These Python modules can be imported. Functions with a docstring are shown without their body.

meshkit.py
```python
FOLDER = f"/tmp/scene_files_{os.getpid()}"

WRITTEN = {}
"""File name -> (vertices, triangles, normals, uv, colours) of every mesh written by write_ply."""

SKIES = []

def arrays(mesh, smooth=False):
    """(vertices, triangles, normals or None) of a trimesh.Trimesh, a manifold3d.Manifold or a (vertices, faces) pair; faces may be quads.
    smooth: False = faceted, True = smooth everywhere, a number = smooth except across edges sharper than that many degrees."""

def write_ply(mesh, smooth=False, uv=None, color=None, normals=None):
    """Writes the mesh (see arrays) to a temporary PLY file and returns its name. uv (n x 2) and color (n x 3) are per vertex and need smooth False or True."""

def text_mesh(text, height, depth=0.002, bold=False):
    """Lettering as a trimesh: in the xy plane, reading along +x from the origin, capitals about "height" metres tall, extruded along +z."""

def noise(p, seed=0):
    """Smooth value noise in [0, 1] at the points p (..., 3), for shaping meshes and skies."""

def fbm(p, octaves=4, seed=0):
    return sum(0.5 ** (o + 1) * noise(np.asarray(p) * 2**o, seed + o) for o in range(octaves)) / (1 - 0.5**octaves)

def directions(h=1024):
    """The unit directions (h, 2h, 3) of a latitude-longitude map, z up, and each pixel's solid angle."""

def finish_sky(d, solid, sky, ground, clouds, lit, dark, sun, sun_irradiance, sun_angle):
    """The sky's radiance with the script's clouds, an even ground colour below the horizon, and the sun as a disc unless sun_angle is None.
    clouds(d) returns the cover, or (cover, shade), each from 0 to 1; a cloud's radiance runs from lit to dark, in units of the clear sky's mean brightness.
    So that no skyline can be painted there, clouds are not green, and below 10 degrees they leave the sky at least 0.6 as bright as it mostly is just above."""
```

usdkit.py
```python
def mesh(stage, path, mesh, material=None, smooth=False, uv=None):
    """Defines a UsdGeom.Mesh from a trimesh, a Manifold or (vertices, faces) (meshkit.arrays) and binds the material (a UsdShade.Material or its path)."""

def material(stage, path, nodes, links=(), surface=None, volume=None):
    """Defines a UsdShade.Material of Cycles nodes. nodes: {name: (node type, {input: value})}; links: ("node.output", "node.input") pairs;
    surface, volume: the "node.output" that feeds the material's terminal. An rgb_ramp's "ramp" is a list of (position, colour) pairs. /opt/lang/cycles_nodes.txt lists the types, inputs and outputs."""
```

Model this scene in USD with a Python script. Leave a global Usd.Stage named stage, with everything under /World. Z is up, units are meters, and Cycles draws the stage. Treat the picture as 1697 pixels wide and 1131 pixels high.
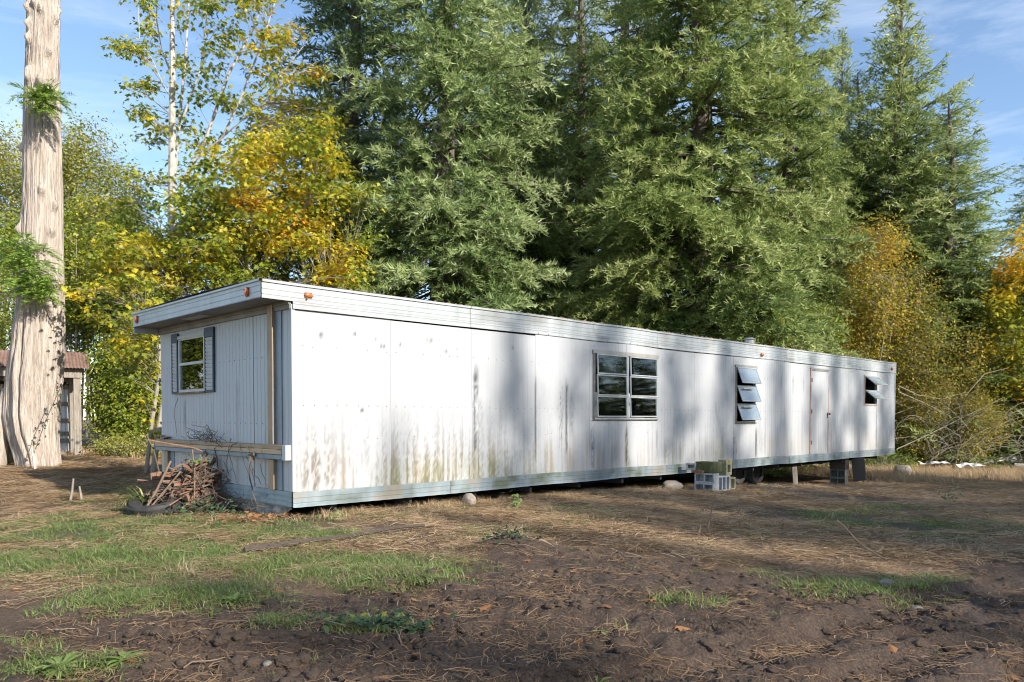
import math, numpy as np, trimesh, usdkit, meshkit
from pxr import Usd, UsdGeom, UsdLux, UsdShade, Sdf, Gf, Vt
from scipy.interpolate import RBFInterpolator

stage = Usd.Stage.CreateInMemory()
UsdGeom.SetStageUpAxis(stage, 'Z'); UsdGeom.SetStageMetersPerUnit(stage, 1.0)
W_ = UsdGeom.Xform.Define(stage, '/World'); stage.SetDefaultPrim(W_.GetPrim())
UsdGeom.Scope.Define(stage, '/World/Looks')

# ---------------------------------------------------------------- camera, sky, sun, exposure
CZ = 1.45
FOC, PITCH = 1286.37 / 1697 * 36.0, math.degrees(0.0286)
cam = UsdGeom.Camera.Define(stage, '/World/camera')
cam.CreateHorizontalApertureAttr(36.0); cam.CreateVerticalApertureAttr(36.0 * 682 / 1024)
cam.CreateFocalLengthAttr(FOC)
cam.CreateVerticalApertureOffsetAttr((729.43 - 565.5) / 1697 * 36.0)
cam.CreateFStopAttr(0.0); cam.CreateFocusDistanceAttr(12.0)
cam.AddTranslateOp().Set(Gf.Vec3d(0, 0, CZ)); cam.AddRotateXYZOp().Set(Gf.Vec3f(90 - PITCH, 0, 0))
EXPOSURE = 1.2
cam.CreateExposureAttr(EXPOSURE)

SUN_AZ, SUN_EL = math.radians(131), math.radians(27)
SUN = np.array([math.sin(SUN_AZ) * math.cos(SUN_EL), math.cos(SUN_AZ) * math.cos(SUN_EL), math.sin(SUN_EL)])
sky_mat = usdkit.material(stage, '/World/Looks/sky', {
    'sky': ('sky_texture', {'sky_type': 'single_scattering', 'sun_disc': False, 'sun_elevation': SUN_EL, 'sun_rotation': SUN_AZ, 'altitude': 150.0, 'air_density': 1.0, 'aerosol_density': 0.35, 'ozone_density': 2.2}),
    'tc': ('texture_coordinate', {}),
    'mp': ('mapping', {'scale': (2.2, 2.2, 9.0), 'rotation': (0.25, 0.35, 0.5)}),
    'n1': ('noise_texture', {'scale': 1.6, 'detail': 7.0, 'roughness': 0.62, 'distortion': 0.6}),
    'r1': ('rgb_ramp', {'ramp': [(0.0, (0, 0, 0)), (0.47, (0, 0, 0)), (0.75, (0.36, 0.36, 0.36)), (1.0, (0.5, 0.5, 0.5))]}),
    'mx': ('mix_color', {'b': (5.6, 6.0, 6.6), 'use_clamp': False}),
    'bg': ('background_shader', {'strength': 0.105})},
    [('tc.generated', 'mp.vector'), ('mp.vector', 'n1.vector'), ('n1.fac', 'r1.fac'), ('r1.color', 'mx.fac'), ('sky.color', 'mx.a'), ('mx.result', 'bg.color')], surface='bg.background')
dome = UsdLux.DomeLight.Define(stage, '/World/sky'); dome.CreateIntensityAttr(1.0)
UsdShade.MaterialBindingAPI.Apply(dome.GetPrim()).Bind(sky_mat)
dome.GetPrim().SetCustomDataByKey('kind', 'structure')
sun = UsdLux.DistantLight.Define(stage, '/World/sun')
sun.CreateIntensityAttr(1.0); sun.CreateAngleAttr(0.55); sun.CreateColorAttr(Gf.Vec3f(1.0, 0.945, 0.85)); sun.CreateNormalizeAttr(True)
sun.AddRotateXYZOp().Set(Gf.Vec3f(math.degrees(math.pi / 2 - SUN_EL), 0, math.degrees(math.pi - SUN_AZ)))

# ---------------------------------------------------------------- helpers
USED = {}
def numbered(parent, name):
    k = (str(parent), name); n = USED.get(k, 0); USED[k] = n + 1
    return f'{parent}/{name}' if n == 0 else f'{parent}/{name}_{n:03d}'
def path(o): return '/World' if o is None else str(o.GetPath())
def tag(o, label=None, cat=None, group=None, kind=None):
    p = o.GetPrim() if hasattr(o, 'GetPrim') else o
    for k, v in (('label', label), ('category', cat), ('group', group), ('kind', kind)):
        if v: p.SetCustomDataByKey(k, v)
    return p
def place(x, loc, rz=0.0, sc=None, rxyz=None):
    x.AddTranslateOp().Set(Gf.Vec3d(*map(float, loc)))
    if rxyz is not None: x.AddRotateXYZOp().Set(Gf.Vec3f(*map(float, rxyz)))
    elif rz: x.AddRotateZOp().Set(float(rz))
    if sc is not None: x.AddScaleOp().Set(Gf.Vec3f(*([float(sc)] * 3 if np.ndim(sc) == 0 else map(float, sc))))
def thing(name, label, cat, loc=(0, 0, 0), rz=0.0, group=None, sc=None, rxyz=None):
    x = UsdGeom.Xform.Define(stage, numbered('/World', name)); place(x, loc, rz, sc, rxyz)
    return tag(x, label, cat, group)
def part(name, m, mat, parent=None, label=None, kind=None, smooth=False, pv=None):
    g = usdkit.mesh(stage, numbered(path(parent), name), m, mat, smooth)
    if pv:
        api = UsdGeom.PrimvarsAPI(g)
        for k, a in pv.items():
            a = np.asarray(a, np.float32)
            if a.ndim == 1: api.CreatePrimvar(k, Sdf.ValueTypeNames.FloatArray, 'vertex').Set(Vt.FloatArray.FromNumpy(a))
            else: api.CreatePrimvar(k, Sdf.ValueTypeNames.Color3fArray, 'vertex').Set(Vt.Vec3fArray.FromNumpy(a))
    return tag(g, label, kind=kind)
def copy_of(root, label, loc, rz=0.0, sc=None, group=None, cat=None):
    x = UsdGeom.Xform.Define(stage, numbered('/World', root.GetName().rstrip('0123456789').rstrip('_')))
    p = x.GetPrim(); p.GetReferences().AddInternalReference(root.GetPath()); p.SetInstanceable(True)
    x.ClearXformOpOrder(); place(x, loc, rz, sc)
    was = root.GetCustomData()
    return tag(p, label, cat or was.get('category'), group or was.get('group'))

def cat_(ms):
    vs, fs, n = [], [], 0
    for v, f in ms:
        v = np.asarray(v, float); f = np.asarray(f, int)
        if f.shape[1] == 4: f = np.vstack([f[:, [0, 1, 2]], f[:, [0, 2, 3]]])
        vs.append(v); fs.append(f + n); n += len(v)
    return np.vstack(vs), np.vstack(fs)
def box(x0, x1, y0, y1, z0, z1):
    v = np.array([[x, y, z] for z in (z0, z1) for y in (y0, y1) for x in (x0, x1)], float)
    return v, np.array([[0, 2, 3, 1], [4, 5, 7, 6], [0, 1, 5, 4], [2, 6, 7, 3], [0, 4, 6, 2], [1, 3, 7, 5]])
def cbox(x0, x1, y0, y1, z0, z1, c=0.006):
    "a box with chamfered edges"
    import manifold3d as m3
    s = []
    for a, b, d in ((c, c, 0), (c, 0, c), (0, c, c)):
        s += [[x, y, z] for z in (z0 + d, z1 - d) for y in (y0 + b, y1 - b) for x in (x0 + a, x1 - a)]
    t = trimesh.convex.convex_hull(np.array(s)); return np.array(t.vertices), np.array(t.faces)
def rot(m, ax, deg, about=(0, 0, 0)):
    v, f = m; R = trimesh.transformations.rotation_matrix(math.radians(deg), ax, about)
    return v @ R[:3, :3].T + R[:3, 3], f
def mv(m, d): return m[0] + np.asarray(d, float), m[1]
def extrude(prof, a0, a1, axis='x', closed=True):
    "profile of (p, q) points swept along an axis; x: (y,z)  y: (x,z)  z: (x,y)"
    P = np.asarray(prof, float); n = len(P)
    put = {'x': lambda a: np.c_[np.full(n, a), P], 'y': lambda a: np.c_[P[:, 0], np.full(n, a), P[:, 1]], 'z': lambda a: np.c_[P, np.full(n, a)]}[axis]
    v = np.vstack([put(a0), put(a1)]); i = np.arange(n if closed else n - 1); j = (i + 1) % n
    f = np.c_[i, j, j + n, i + n]; f = np.vstack([f[:, [0, 1, 2]], f[:, [0, 2, 3]]])
    if closed:
        tri = trimesh.creation.triangulate_polygon(__import__('shapely').Polygon(P), engine='earcut')
        if len(tri[0]) == n:
            f = np.vstack([f, tri[1], tri[1][:, ::-1] + n])
    return v, f
def tube(pts, rad, sides=6, cap=True):
    p = np.asarray(pts, float); n = len(p); r = np.broadcast_to(rad, (n,))
    t = np.gradient(p, axis=0); t /= np.linalg.norm(t, axis=1, keepdims=True) + 1e-12
    ref = np.array([0, 0, 1.0]) if abs(t[0, 2]) < .9 else np.array([1.0, 0, 0])
    a = np.cross(t, ref); a /= np.linalg.norm(a, axis=1, keepdims=True) + 1e-12; b = np.cross(t, a)
    an = np.arange(sides) * 2 * np.pi / sides
    v = (p[:, None] + r[:, None, None] * (np.cos(an)[None, :, None] * a[:, None] + np.sin(an)[None, :, None] * b[:, None])).reshape(-1, 3)
    i, j = np.meshgrid(np.arange(n - 1), np.arange(sides), indexing='ij')
    q = np.stack([i * sides + j, i * sides + (j + 1) % sides, (i + 1) * sides + (j + 1) % sides, (i + 1) * sides + j], -1).reshape(-1, 4)
    f = np.vstack([q[:, [0, 1, 2]], q[:, [0, 2, 3]]])
    if cap:
        v = np.vstack([v, p[0], p[-1]]); k = np.arange(sides)
        f = np.vstack([f, np.c_[(k + 1) % sides, k, np.full(sides, n * sides)], np.c_[(n - 1) * sides + k, (n - 1) * sides + (k + 1) % sides, np.full(sides, n * sides + 1)]])
    return v, f
def tubes(P, R, sides):
    "many thin tubes at once: P (n, k, 3) polylines, R (n, k) radii"
    P = np.asarray(P, float); n, k, _ = P.shape; R = np.broadcast_to(R, (n, k)); t = np.gradient(P, axis=1); t /= np.linalg.norm(t, axis=2, keepdims=True) + 1e-12
    t0 = t[:, :1]; ref = np.where(np.abs(t0[..., 2:]) < .9, [0, 0, 1.0], [1.0, 0, 0]); a = np.cross(t, np.broadcast_to(ref, t.shape)); a /= np.linalg.norm(a, axis=2, keepdims=True) + 1e-12; b = np.cross(t, a)
    an = np.arange(sides) * 2 * np.pi / sides
    v = P[:, :, None] + R[:, :, None, None] * (np.cos(an)[:, None] * a[:, :, None] + np.sin(an)[:, None] * b[:, :, None])
    i, j = np.meshgrid(np.arange(k - 1), np.arange(sides), indexing='ij'); q = np.stack([i * sides + j, i * sides + (j + 1) % sides, (i + 1) * sides + (j + 1) % sides, (i + 1) * sides + j], -1).reshape(-1, 4)
    q = (np.arange(n)[:, None, None] * k * sides + q[None]).reshape(-1, 4); return v.reshape(-1, 3), q
def lathe(prof, sides=20):
    P = np.asarray(prof, float); n = len(P); an = np.arange(sides) * 2 * np.pi / sides
    v = np.stack([P[:, None, 0] * np.cos(an), P[:, None, 0] * np.sin(an), np.broadcast_to(P[:, None, 1], (n, sides))], -1).reshape(-1, 3)
    i, j = np.meshgrid(np.arange(n - 1), np.arange(sides), indexing='ij')
    q = np.stack([i * sides + j, i * sides + (j + 1) % sides, (i + 1) * sides + (j + 1) % sides, (i + 1) * sides + j], -1).reshape(-1, 4)
    return v, q
def ico(r, sub=2):
    t = trimesh.creation.icosphere(sub, r); return np.array(t.vertices), np.array(t.faces)

# ---------------------------------------------------------------- materials
L = '/World/Looks/'
def mat(name, nodes, links, surface='p.BSDF'): return usdkit.material(stage, L + name, nodes, links, surface=surface)
def rough(name, c1, c2, scale=6.0, roughness=0.8, bump=0.3, bscale=40.0, stretch=(1, 1, 1), metallic=0.0, dist=0.01, spec=0.4, detail=6.0, mid=None):
    "two tones mixed by noise, and fine relief"
    ramp = [(0.3, c1), (0.7, c2)] if mid is None else [(0.28, c1), (0.5, mid), (0.72, c2)]
    return mat(name, {'tc': ('texture_coordinate', {}), 'mp': ('mapping', {'scale': stretch}),
        'n': ('noise_texture', {'scale': scale, 'detail': detail, 'roughness': 0.65}), 'r': ('rgb_ramp', {'ramp': ramp}),
        'n2': ('noise_texture', {'scale': bscale, 'detail': 4.0, 'roughness': 0.6}), 'b': ('bump', {'strength': bump, 'distance': dist}),
        'p': ('principled_bsdf', {'roughness': roughness, 'metallic': metallic, 'specular_ior_level': spec})},
        [('tc.object', 'mp.vector'), ('mp.vector', 'n.vector'), ('n.fac', 'r.fac'), ('r.color', 'p.base_color'), ('mp.vector', 'n2.vector'), ('n2.fac', 'b.height'), ('b.normal', 'p.normal')])
def leafy(name, ramp, trans=0.35, roughness=0.55, gain=1.0):
    "leaves: the tone of each leaf comes from the mesh, light passes through"
    return mat(name, {'a': ('attribute', {'attribute': 'tone'}), 'r': ('rgb_ramp', {'ramp': ramp}),
        'p': ('principled_bsdf', {'roughness': roughness, 'specular_ior_level': 0.35}), 't': ('translucent_bsdf', {}), 'm': ('mix_closure', {'fac': trans})},
        [('a.fac', 'r.fac'), ('r.color', 'p.base_color'), ('r.color', 't.color'), ('p.BSDF', 'm.closure1'), ('t.BSDF', 'm.closure2')], surface='m.closure')

def stained(name, base, roughness=0.5, rib=0.0, metallic=0.0, scale=3.0, var=0.06):
    "painted sheet metal with the mesh's own stains: x = black mildew, y = green algae, z = brown dirt"
    b = np.array(base)
    return mat(name, {'a': ('attribute', {'attribute': 'stain'}), 's': ('separate_color', {}), 'tc': ('texture_coordinate', {}), 'mp': ('mapping', {'scale': (1, 1, 0.25)}),
        'n': ('noise_texture', {'scale': scale, 'detail': 6.0, 'roughness': 0.6}), 'r': ('rgb_ramp', {'ramp': [(0.3, tuple(b * (1 - var))), (0.7, tuple(np.minimum(b * (1 + var), 0.86)))]}),
        'm3': ('mix_color', {'b': (0.34, 0.25, 0.15)}), 'm2': ('mix_color', {'b': (0.16, 0.17, 0.05)}), 'm1': ('mix_color', {'b': (0.03, 0.031, 0.028)}),
        'n2': ('noise_texture', {'scale': 2.2, 'detail': 3.0}), 'b': ('bump', {'strength': 0.25, 'distance': 0.02}),
        'p': ('principled_bsdf', {'roughness': roughness, 'metallic': metallic, 'specular_ior_level': 0.45})},
        [('a.color', 's.color'), ('tc.object', 'mp.vector'), ('mp.vector', 'n.vector'), ('n.fac', 'r.fac'), ('r.color', 'm3.a'), ('s.b', 'm3.fac'), ('m3.result', 'm2.a'), ('s.g', 'm2.fac'),
         ('m2.result', 'm1.a'), ('s.r', 'm1.fac'), ('m1.result', 'p.base_color'), ('tc.object', 'n2.vector'), ('n2.fac', 'b.height'), ('b.normal', 'p.normal')])

M = {}
M['siding'] = stained('white_siding', (0.355, 0.36, 0.37), 0.45, var=0.025)
M['trim'] = stained('weathered_aluminium_trim', (0.36, 0.375, 0.38), 0.38, metallic=0.15, scale=6.0, var=0.14)
M['skirt_trim'] = stained('grey_blue_trim', (0.22, 0.265, 0.285), 0.42, metallic=0.2, scale=5.0, var=0.22)
M['tan'] = rough('tan_painted_metal', (0.22, 0.145, 0.085), (0.31, 0.215, 0.135), 3.0, 0.5, 0.2, 30, (1, 1, 1))
M['tan_light'] = rough('light_tan_painted_metal', (0.31, 0.215, 0.13), (0.39, 0.28, 0.18), 3.0, 0.5, 0.2, 30)
M['blue_metal'] = rough('dull_blue_grey_metal', (0.13, 0.165, 0.20), (0.20, 0.24, 0.275), 4.0, 0.4, 0.2, 30, metallic=0.3)
M['soffit'] = rough('dirty_soffit_metal', (0.13, 0.12, 0.11), (0.25, 0.235, 0.22), 2.5, 0.6, 0.2, 20)
M['window_frame'] = rough('bare_aluminium_frame', (0.30, 0.31, 0.31), (0.44, 0.45, 0.45), 9.0, 0.35, 0.15, 60, metallic=0.35)
M['putty'] = rough('dark_window_gasket', (0.05, 0.05, 0.05), (0.16, 0.15, 0.14), 14.0, 0.8, 0.4, 60)
M['navy'] = rough('navy_shutter_frame', (0.018, 0.024, 0.045), (0.035, 0.045, 0.075), 5.0, 0.45, 0.1, 30)
M['slat'] = rough('faded_shutter_slat', (0.25, 0.26, 0.27), (0.40, 0.405, 0.41), 6.0, 0.5, 0.15, 30)
M['roof'] = rough('moss_stained_roof', (0.10, 0.095, 0.085), (0.42, 0.42, 0.41), 1.6, 0.85, 0.5, 30)
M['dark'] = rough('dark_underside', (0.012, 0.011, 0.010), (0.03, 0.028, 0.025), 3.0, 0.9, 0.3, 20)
M['interior'] = rough('dim_interior_panel', (0.16, 0.12, 0.08), (0.22, 0.17, 0.12), 3.0, 0.8, 0.2, 20)
M['curtain'] = rough('grey_curtain_cloth', (0.30, 0.30, 0.29), (0.42, 0.42, 0.41), 5.0, 0.9, 0.3, 30)
M['amber'] = mat('amber_lens', {'p': ('principled_bsdf', {'base_color': (0.62, 0.13, 0.025), 'roughness': 0.25, 'coat_weight': 0.4})}, [])
M['rust'] = rough('rusty_iron', (0.11, 0.045, 0.022), (0.26, 0.12, 0.055), 12.0, 0.85, 0.6, 60, mid=(0.17, 0.075, 0.035))
M['door_rust'] = rough('rust_streaked_edge', (0.28, 0.12, 0.06), (0.46, 0.40, 0.36), 7.0, 0.8, 0.4, 40, (1, 1, .5))
M['screw'] = mat('dark_screw', {'p': ('principled_bsdf', {'base_color': (0.06, 0.055, 0.05), 'roughness': 0.6})}, [])
M['galv'] = rough('galvanised_vent', (0.34, 0.34, 0.33), (0.50, 0.51, 0.51), 8.0, 0.45, 0.2, 40, metallic=0.4)
M['glass'] = mat('window_glass', {'t': ('transparent_bsdf', {'color': (0.93, 0.95, 0.94)}), 'g': ('glossy_bsdf', {'color': (0.95, 0.97, 1.0), 'roughness': 0.02}), 'f': ('fresnel', {'IOR': 1.85}), 'm': ('mix_closure', {})},
    [('f.fac', 'm.fac'), ('t.transparent' if False else 't.BSDF', 'm.closure1'), ('g.BSDF', 'm.closure2')], surface='m.closure')
M['hazy_glass'] = mat('dusty_awning_glass', {'t': ('transparent_bsdf', {'color': (0.80, 0.86, 0.88)}), 'g': ('glossy_bsdf', {'color': (0.95, 0.97, 1.0), 'roughness': 0.04}), 'f': ('fresnel', {'IOR': 2.3}), 'm': ('mix_closure', {}),
    'd': ('diffuse_bsdf', {'color': (0.55, 0.60, 0.62)}), 'm2': ('mix_closure', {'fac': 0.16})},
    [('f.fac', 'm.fac'), ('t.BSDF', 'm.closure1'), ('g.BSDF', 'm.closure2'), ('m.closure', 'm2.closure1'), ('d.BSDF', 'm2.closure2')], surface='m2.closure')
M['concrete'] = rough('pale_concrete_block', (0.24, 0.245, 0.25), (0.42, 0.43, 0.43), 7.0, 0.95, 0.5, 70)
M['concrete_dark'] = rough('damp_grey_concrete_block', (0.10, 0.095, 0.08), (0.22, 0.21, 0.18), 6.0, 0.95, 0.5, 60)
M['mossy'] = rough('mossy_concrete_block', (0.035, 0.042, 0.012), (0.17, 0.165, 0.12), 5.0, 0.95, 0.8, 45, mid=(0.075, 0.08, 0.03))
M['lichen'] = rough('lichen_stained_concrete_block', (0.14, 0.13, 0.04), (0.32, 0.30, 0.22), 5.0, 0.95, 0.6, 45)
M['brick'] = rough('weathered_wood_shim', (0.13, 0.06, 0.03), (0.24, 0.13, 0.07), 9.0, 0.9, 0.5, 50)
M['stone'] = rough('pale_fieldstone', (0.20, 0.165, 0.13), (0.35, 0.30, 0.245), 5.0, 0.9, 0.6, 30)
M['oldwood'] = rough('weathered_grey_wood', (0.14, 0.115, 0.09), (0.34, 0.295, 0.245), 4.0, 0.85, 0.6, 25, (9, 9, 0.7))
M['darkwood'] = rough('wet_dark_wood', (0.035, 0.026, 0.02), (0.10, 0.075, 0.055), 6.0, 0.7, 0.6, 30, (1, 9, 9))
M['branch'] = rough('brown_dead_branch', (0.09, 0.06, 0.042), (0.24, 0.17, 0.125), 7.0, 0.9, 0.5, 50)
M['branch_red'] = rough('reddish_split_wood', (0.13, 0.065, 0.042), (0.27, 0.155, 0.10), 7.0, 0.9, 0.5, 50)
M['vine'] = rough('dead_vine_stem', (0.06, 0.045, 0.035), (0.15, 0.11, 0.08), 8.0, 0.9, 0.4, 60)
M['rubber'] = rough('old_tyre_rubber', (0.02, 0.02, 0.02), (0.06, 0.055, 0.05), 6.0, 0.75, 0.4, 50)
M['bark_cedar'] = rough('pale_fibrous_cedar_bark', (0.26, 0.205, 0.165), (0.62, 0.535, 0.455), 3.5, 0.95, 1.0, 9.0, (7, 7, 0.35), dist=0.05, mid=(0.46, 0.385, 0.32))
M['bark_dark'] = rough('dark_conifer_bark', (0.07, 0.055, 0.045), (0.17, 0.14, 0.115), 6.0, 0.95, 0.8, 20, (2, 2, .5), dist=0.03)
M['bark_maple'] = rough('pale_grey_maple_bark', (0.24, 0.225, 0.20), (0.50, 0.48, 0.44), 4.0, 0.9, 0.5, 20, (2, 2, .6), dist=0.02)
M['twig'] = rough('grey_twig', (0.20, 0.17, 0.13), (0.38, 0.33, 0.26), 4.0, 0.9, 0.2, 30)
M['tin_rust'] = rough('rusted_corrugated_tin', (0.14, 0.070, 0.045), (0.30, 0.19, 0.145), 2.5, 0.75, 0.3, 30)
M['tin'] = rough('galvanised_corrugated_tin', (0.42, 0.45, 0.47), (0.62, 0.65, 0.66), 2.0, 0.5, 0.2, 30, metallic=0.2)
M['white_tin'] = rough('white_corrugated_wall', (0.55, 0.56, 0.58), (0.72, 0.73, 0.74), 3.0, 0.6, 0.2, 30)
M['white_scrap'] = rough('white_scrap_sheet', (0.40, 0.40, 0.39), (0.62, 0.62, 0.61), 5.0, 0.7, 0.2, 30)
M['bleached'] = rough('bleached_log_wood', (0.38, 0.33, 0.28), (0.62, 0.57, 0.51), 4.0, 0.9, 0.5, 25, (1, 1, 1))
# ---------------------------------------------------------------- ground
rng = np.random.default_rng(11)
CTL = np.array([[0, 3.95, .092], [-2.66, 4, .075], [2.66, 4, .075], [-2.68, 9.48, .198], [-.7, 11.4, .185], [3.15, 15.17, .063], [9.06, 20.9, -.40], [18.7, 30, -.637], [-10.4, 17, .4],
    [-11.7, 21, .399], [-13.8, 27, .413], [5.9, 8.9, .01], [-7.4, 11.2, .076],
    [-40, -5, 0], [40, -5, -.1], [0, -20, 0], [-40, 30, .5], [-30, 60, .6], [45, 30, -.7], [0, 60, .1], [60, 60, -.6], [8, 40, -.45], [-6, 28, .3], [-80, 0, .2], [80, 0, -.3], [100, 100, -.6], [-100, 100, .6], [0, 120, .2]])
RB = RBFInterpolator(CTL[:, :2], CTL[:, 2], kernel='linear', smoothing=0.02)
def smooth01(x, a, b):
    t = np.clip((np.asarray(x, float) - a) / (b - a), 0, 1); return t * t * (3 - 2 * t)
def nz(x, y, s, seed=0, oct=4): return meshkit.fbm(np.stack([np.asarray(x) * s, np.asarray(y) * s, np.zeros_like(np.asarray(x, float)) + seed * 7.3], -1), oct, seed)
def masks(x, y):
    "mud, green and straw cover (0..1) at ground points"
    x = np.asarray(x, float); y = np.asarray(y, float)
    edge = np.interp(x, [-6, -3.6, -2.2, -1.2, -.5, 0, .6, 1.1, 1.6, 2.6, 3.6, 4.4, 6, 9], [4.5, 4.95, 5.3, 5.8, 6.8, 7.6, 7.7, 7.4, 6.8, 6.3, 6.4, 7.3, 7.7, 7.9])
    n = nz(x, y, 1.1, 1); n2 = nz(x, y, 3.4, 2)
    mud = smooth01(edge - y + (n - .5) * 2.2 + (n2 - .5) * 1.1, -.25, .35)
    bare = smooth01(1 - np.hypot((x - 4.4) / 2.4, (y - 11.0) / 1.5) + (n - .5) * .9, 0, .45)
    def blob(cx, cy, rx, ry, k=.8): return smooth01(1 - np.hypot((x - cx) / rx, (y - cy) / ry) + (n2 - .5) * k + (n - .5) * k, -.1, .85)
    green = np.maximum.reduce([blob(-2.6, 5.75, 1.2, .55), blob(-1.0, 6.15, .75, .35), blob(-3.6, 7.3, 2.4, 1.3), blob(-1.6, 6.9, 1.5, .8), blob(-4.2, 9.2, 2.2, 1.3), blob(-2.6, 8.3, 1.4, .8), blob(2.75, 6.05, .85, .48, .6), blob(3.35, 6.45, .5, .3, .6), blob(1.35, 5.6, .4, .22),
        blob(-2.45, 4.15, .5, .28), blob(-.9, 4.9, .45, .22), blob(-5.6, 9.3, 2.6, 1.6), blob(6.3, 10.2, 1.6, 1.1), blob(15.5, 25.5, 6, 2.0), blob(-1.45, 5.0, .35, .2), blob(-3.3, 4.6, .5, .25), blob(5.0, 9.1, .8, .35)])
    green *= .72 + .28 * smooth01(nz(x, y, 2.3, 17), .40, .58)
    green = np.maximum(green, .5 * smooth01(nz(x, y, .9, 23), .52, .70) * (1 - mud) * smooth01(y, 5.5, 8) * (1 - smooth01(y, 13, 16)))
    straw = (1 - mud) * (1 - .85 * bare) * smooth01(n2 * .6 + n * .35 + nz(x, y, .8, 19) * .9, .74, 1.12)
    straw = np.maximum(straw, smooth01(y, 15, 19) * smooth01(x, 6, 10) * .9)
    straw = np.maximum(straw, smooth01(y, 11.5, 13) * smooth01(-x, 4, 6) * .8)
    return mud, np.clip(green, 0, 1), np.clip(straw, 0, 1), bare
def base_h(x, y):
    x = np.asarray(x, float); y = np.asarray(y, float)
    h = RB(np.stack([np.clip(x, -100, 100).ravel(), np.clip(y, -20, 120).ravel()], 1)).reshape(x.shape)
    return h + .17 * np.exp(-((x + .02) / .42) ** 2 - ((y - 7.45) / .33) ** 2) + .06 * (nz(x, y, .35, 5) - .5)
TR_ = [((-1.2, 3.2), (3.0, 5.3)), ((-.4, 2.9), (3.9, 5.0)), ((.2, 3.8), (5.5, 7.1)), ((1.2, 3.4), (6.6, 6.3)), ((-3.6, 4.9), (-.2, 4.2)), ((-.9, 6.0), (1.6, 4.6))]
def tracks(x, y):
    "tyre ruts with lug marks in the mud"
    h = np.zeros_like(x)
    for (ax, ay), (bx, by) in TR_:
        d = np.array([bx - ax, by - ay]); l = np.hypot(*d); d /= l
        s = (x - ax) * d[0] + (y - ay) * d[1]; w = -(x - ax) * d[1] + (y - ay) * d[0] + .12 * np.sin(s * 1.3)
        on = smooth01(s, -.3, .3) * smooth01(-s, -l - .3, -l + .3)
        rut = np.exp(-(w / .16) ** 4); ridge = np.exp(-((np.abs(w) - .24) / .07) ** 2)
        lug = np.sin(s * 2 * np.pi / .13 + np.sign(w) * 9 * np.abs(w))
        h += on * (-.045 * rut + .03 * ridge + .010 * rut * smooth01(lug + 2.5 * (nz(x, y, 6, 27) - .5), -.3, .8))
    return h
def full_h(x, y, mud=None, green=None):
    if mud is None: mud, green, _, _ = masks(x, y)
    c = nz(x, y, 9.0, 8, 4) - .5; c2 = nz(x, y, 3.2, 9, 3) - .5; rid = 1 - np.abs(2 * nz(x, y, 5.5, 12, 4) - 1)
    f = nz(x, y, 30., 13, 3) - .5
    fade = 1 - smooth01(np.hypot(x, y), 16, 40)
    return base_h(x, y) + fade * (mud * (.075 * c + .12 * c2 + .05 * (rid - .6) + .035 * f + tracks(x, y)) + (1 - mud) * (.035 * c + .06 * c2 + .012 * f) + .02 * green)
def axis_(pieces):
    out = [pieces[0][0]]
    for a, b, s0, s1 in pieces:
        x = a
        while x < b - 1e-6:
            t = (x - a) / (b - a); x = min(b, x + s0 + (s1 - s0) * t); out.append(x)
    return np.array(out)
gx = axis_([(0, 4.2, .027, .034), (4.2, 10, .04, .14), (10, 30, .15, 1.2), (30, 300, 2, 30)]); gx = np.r_[-gx[:0:-1], gx]
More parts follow.
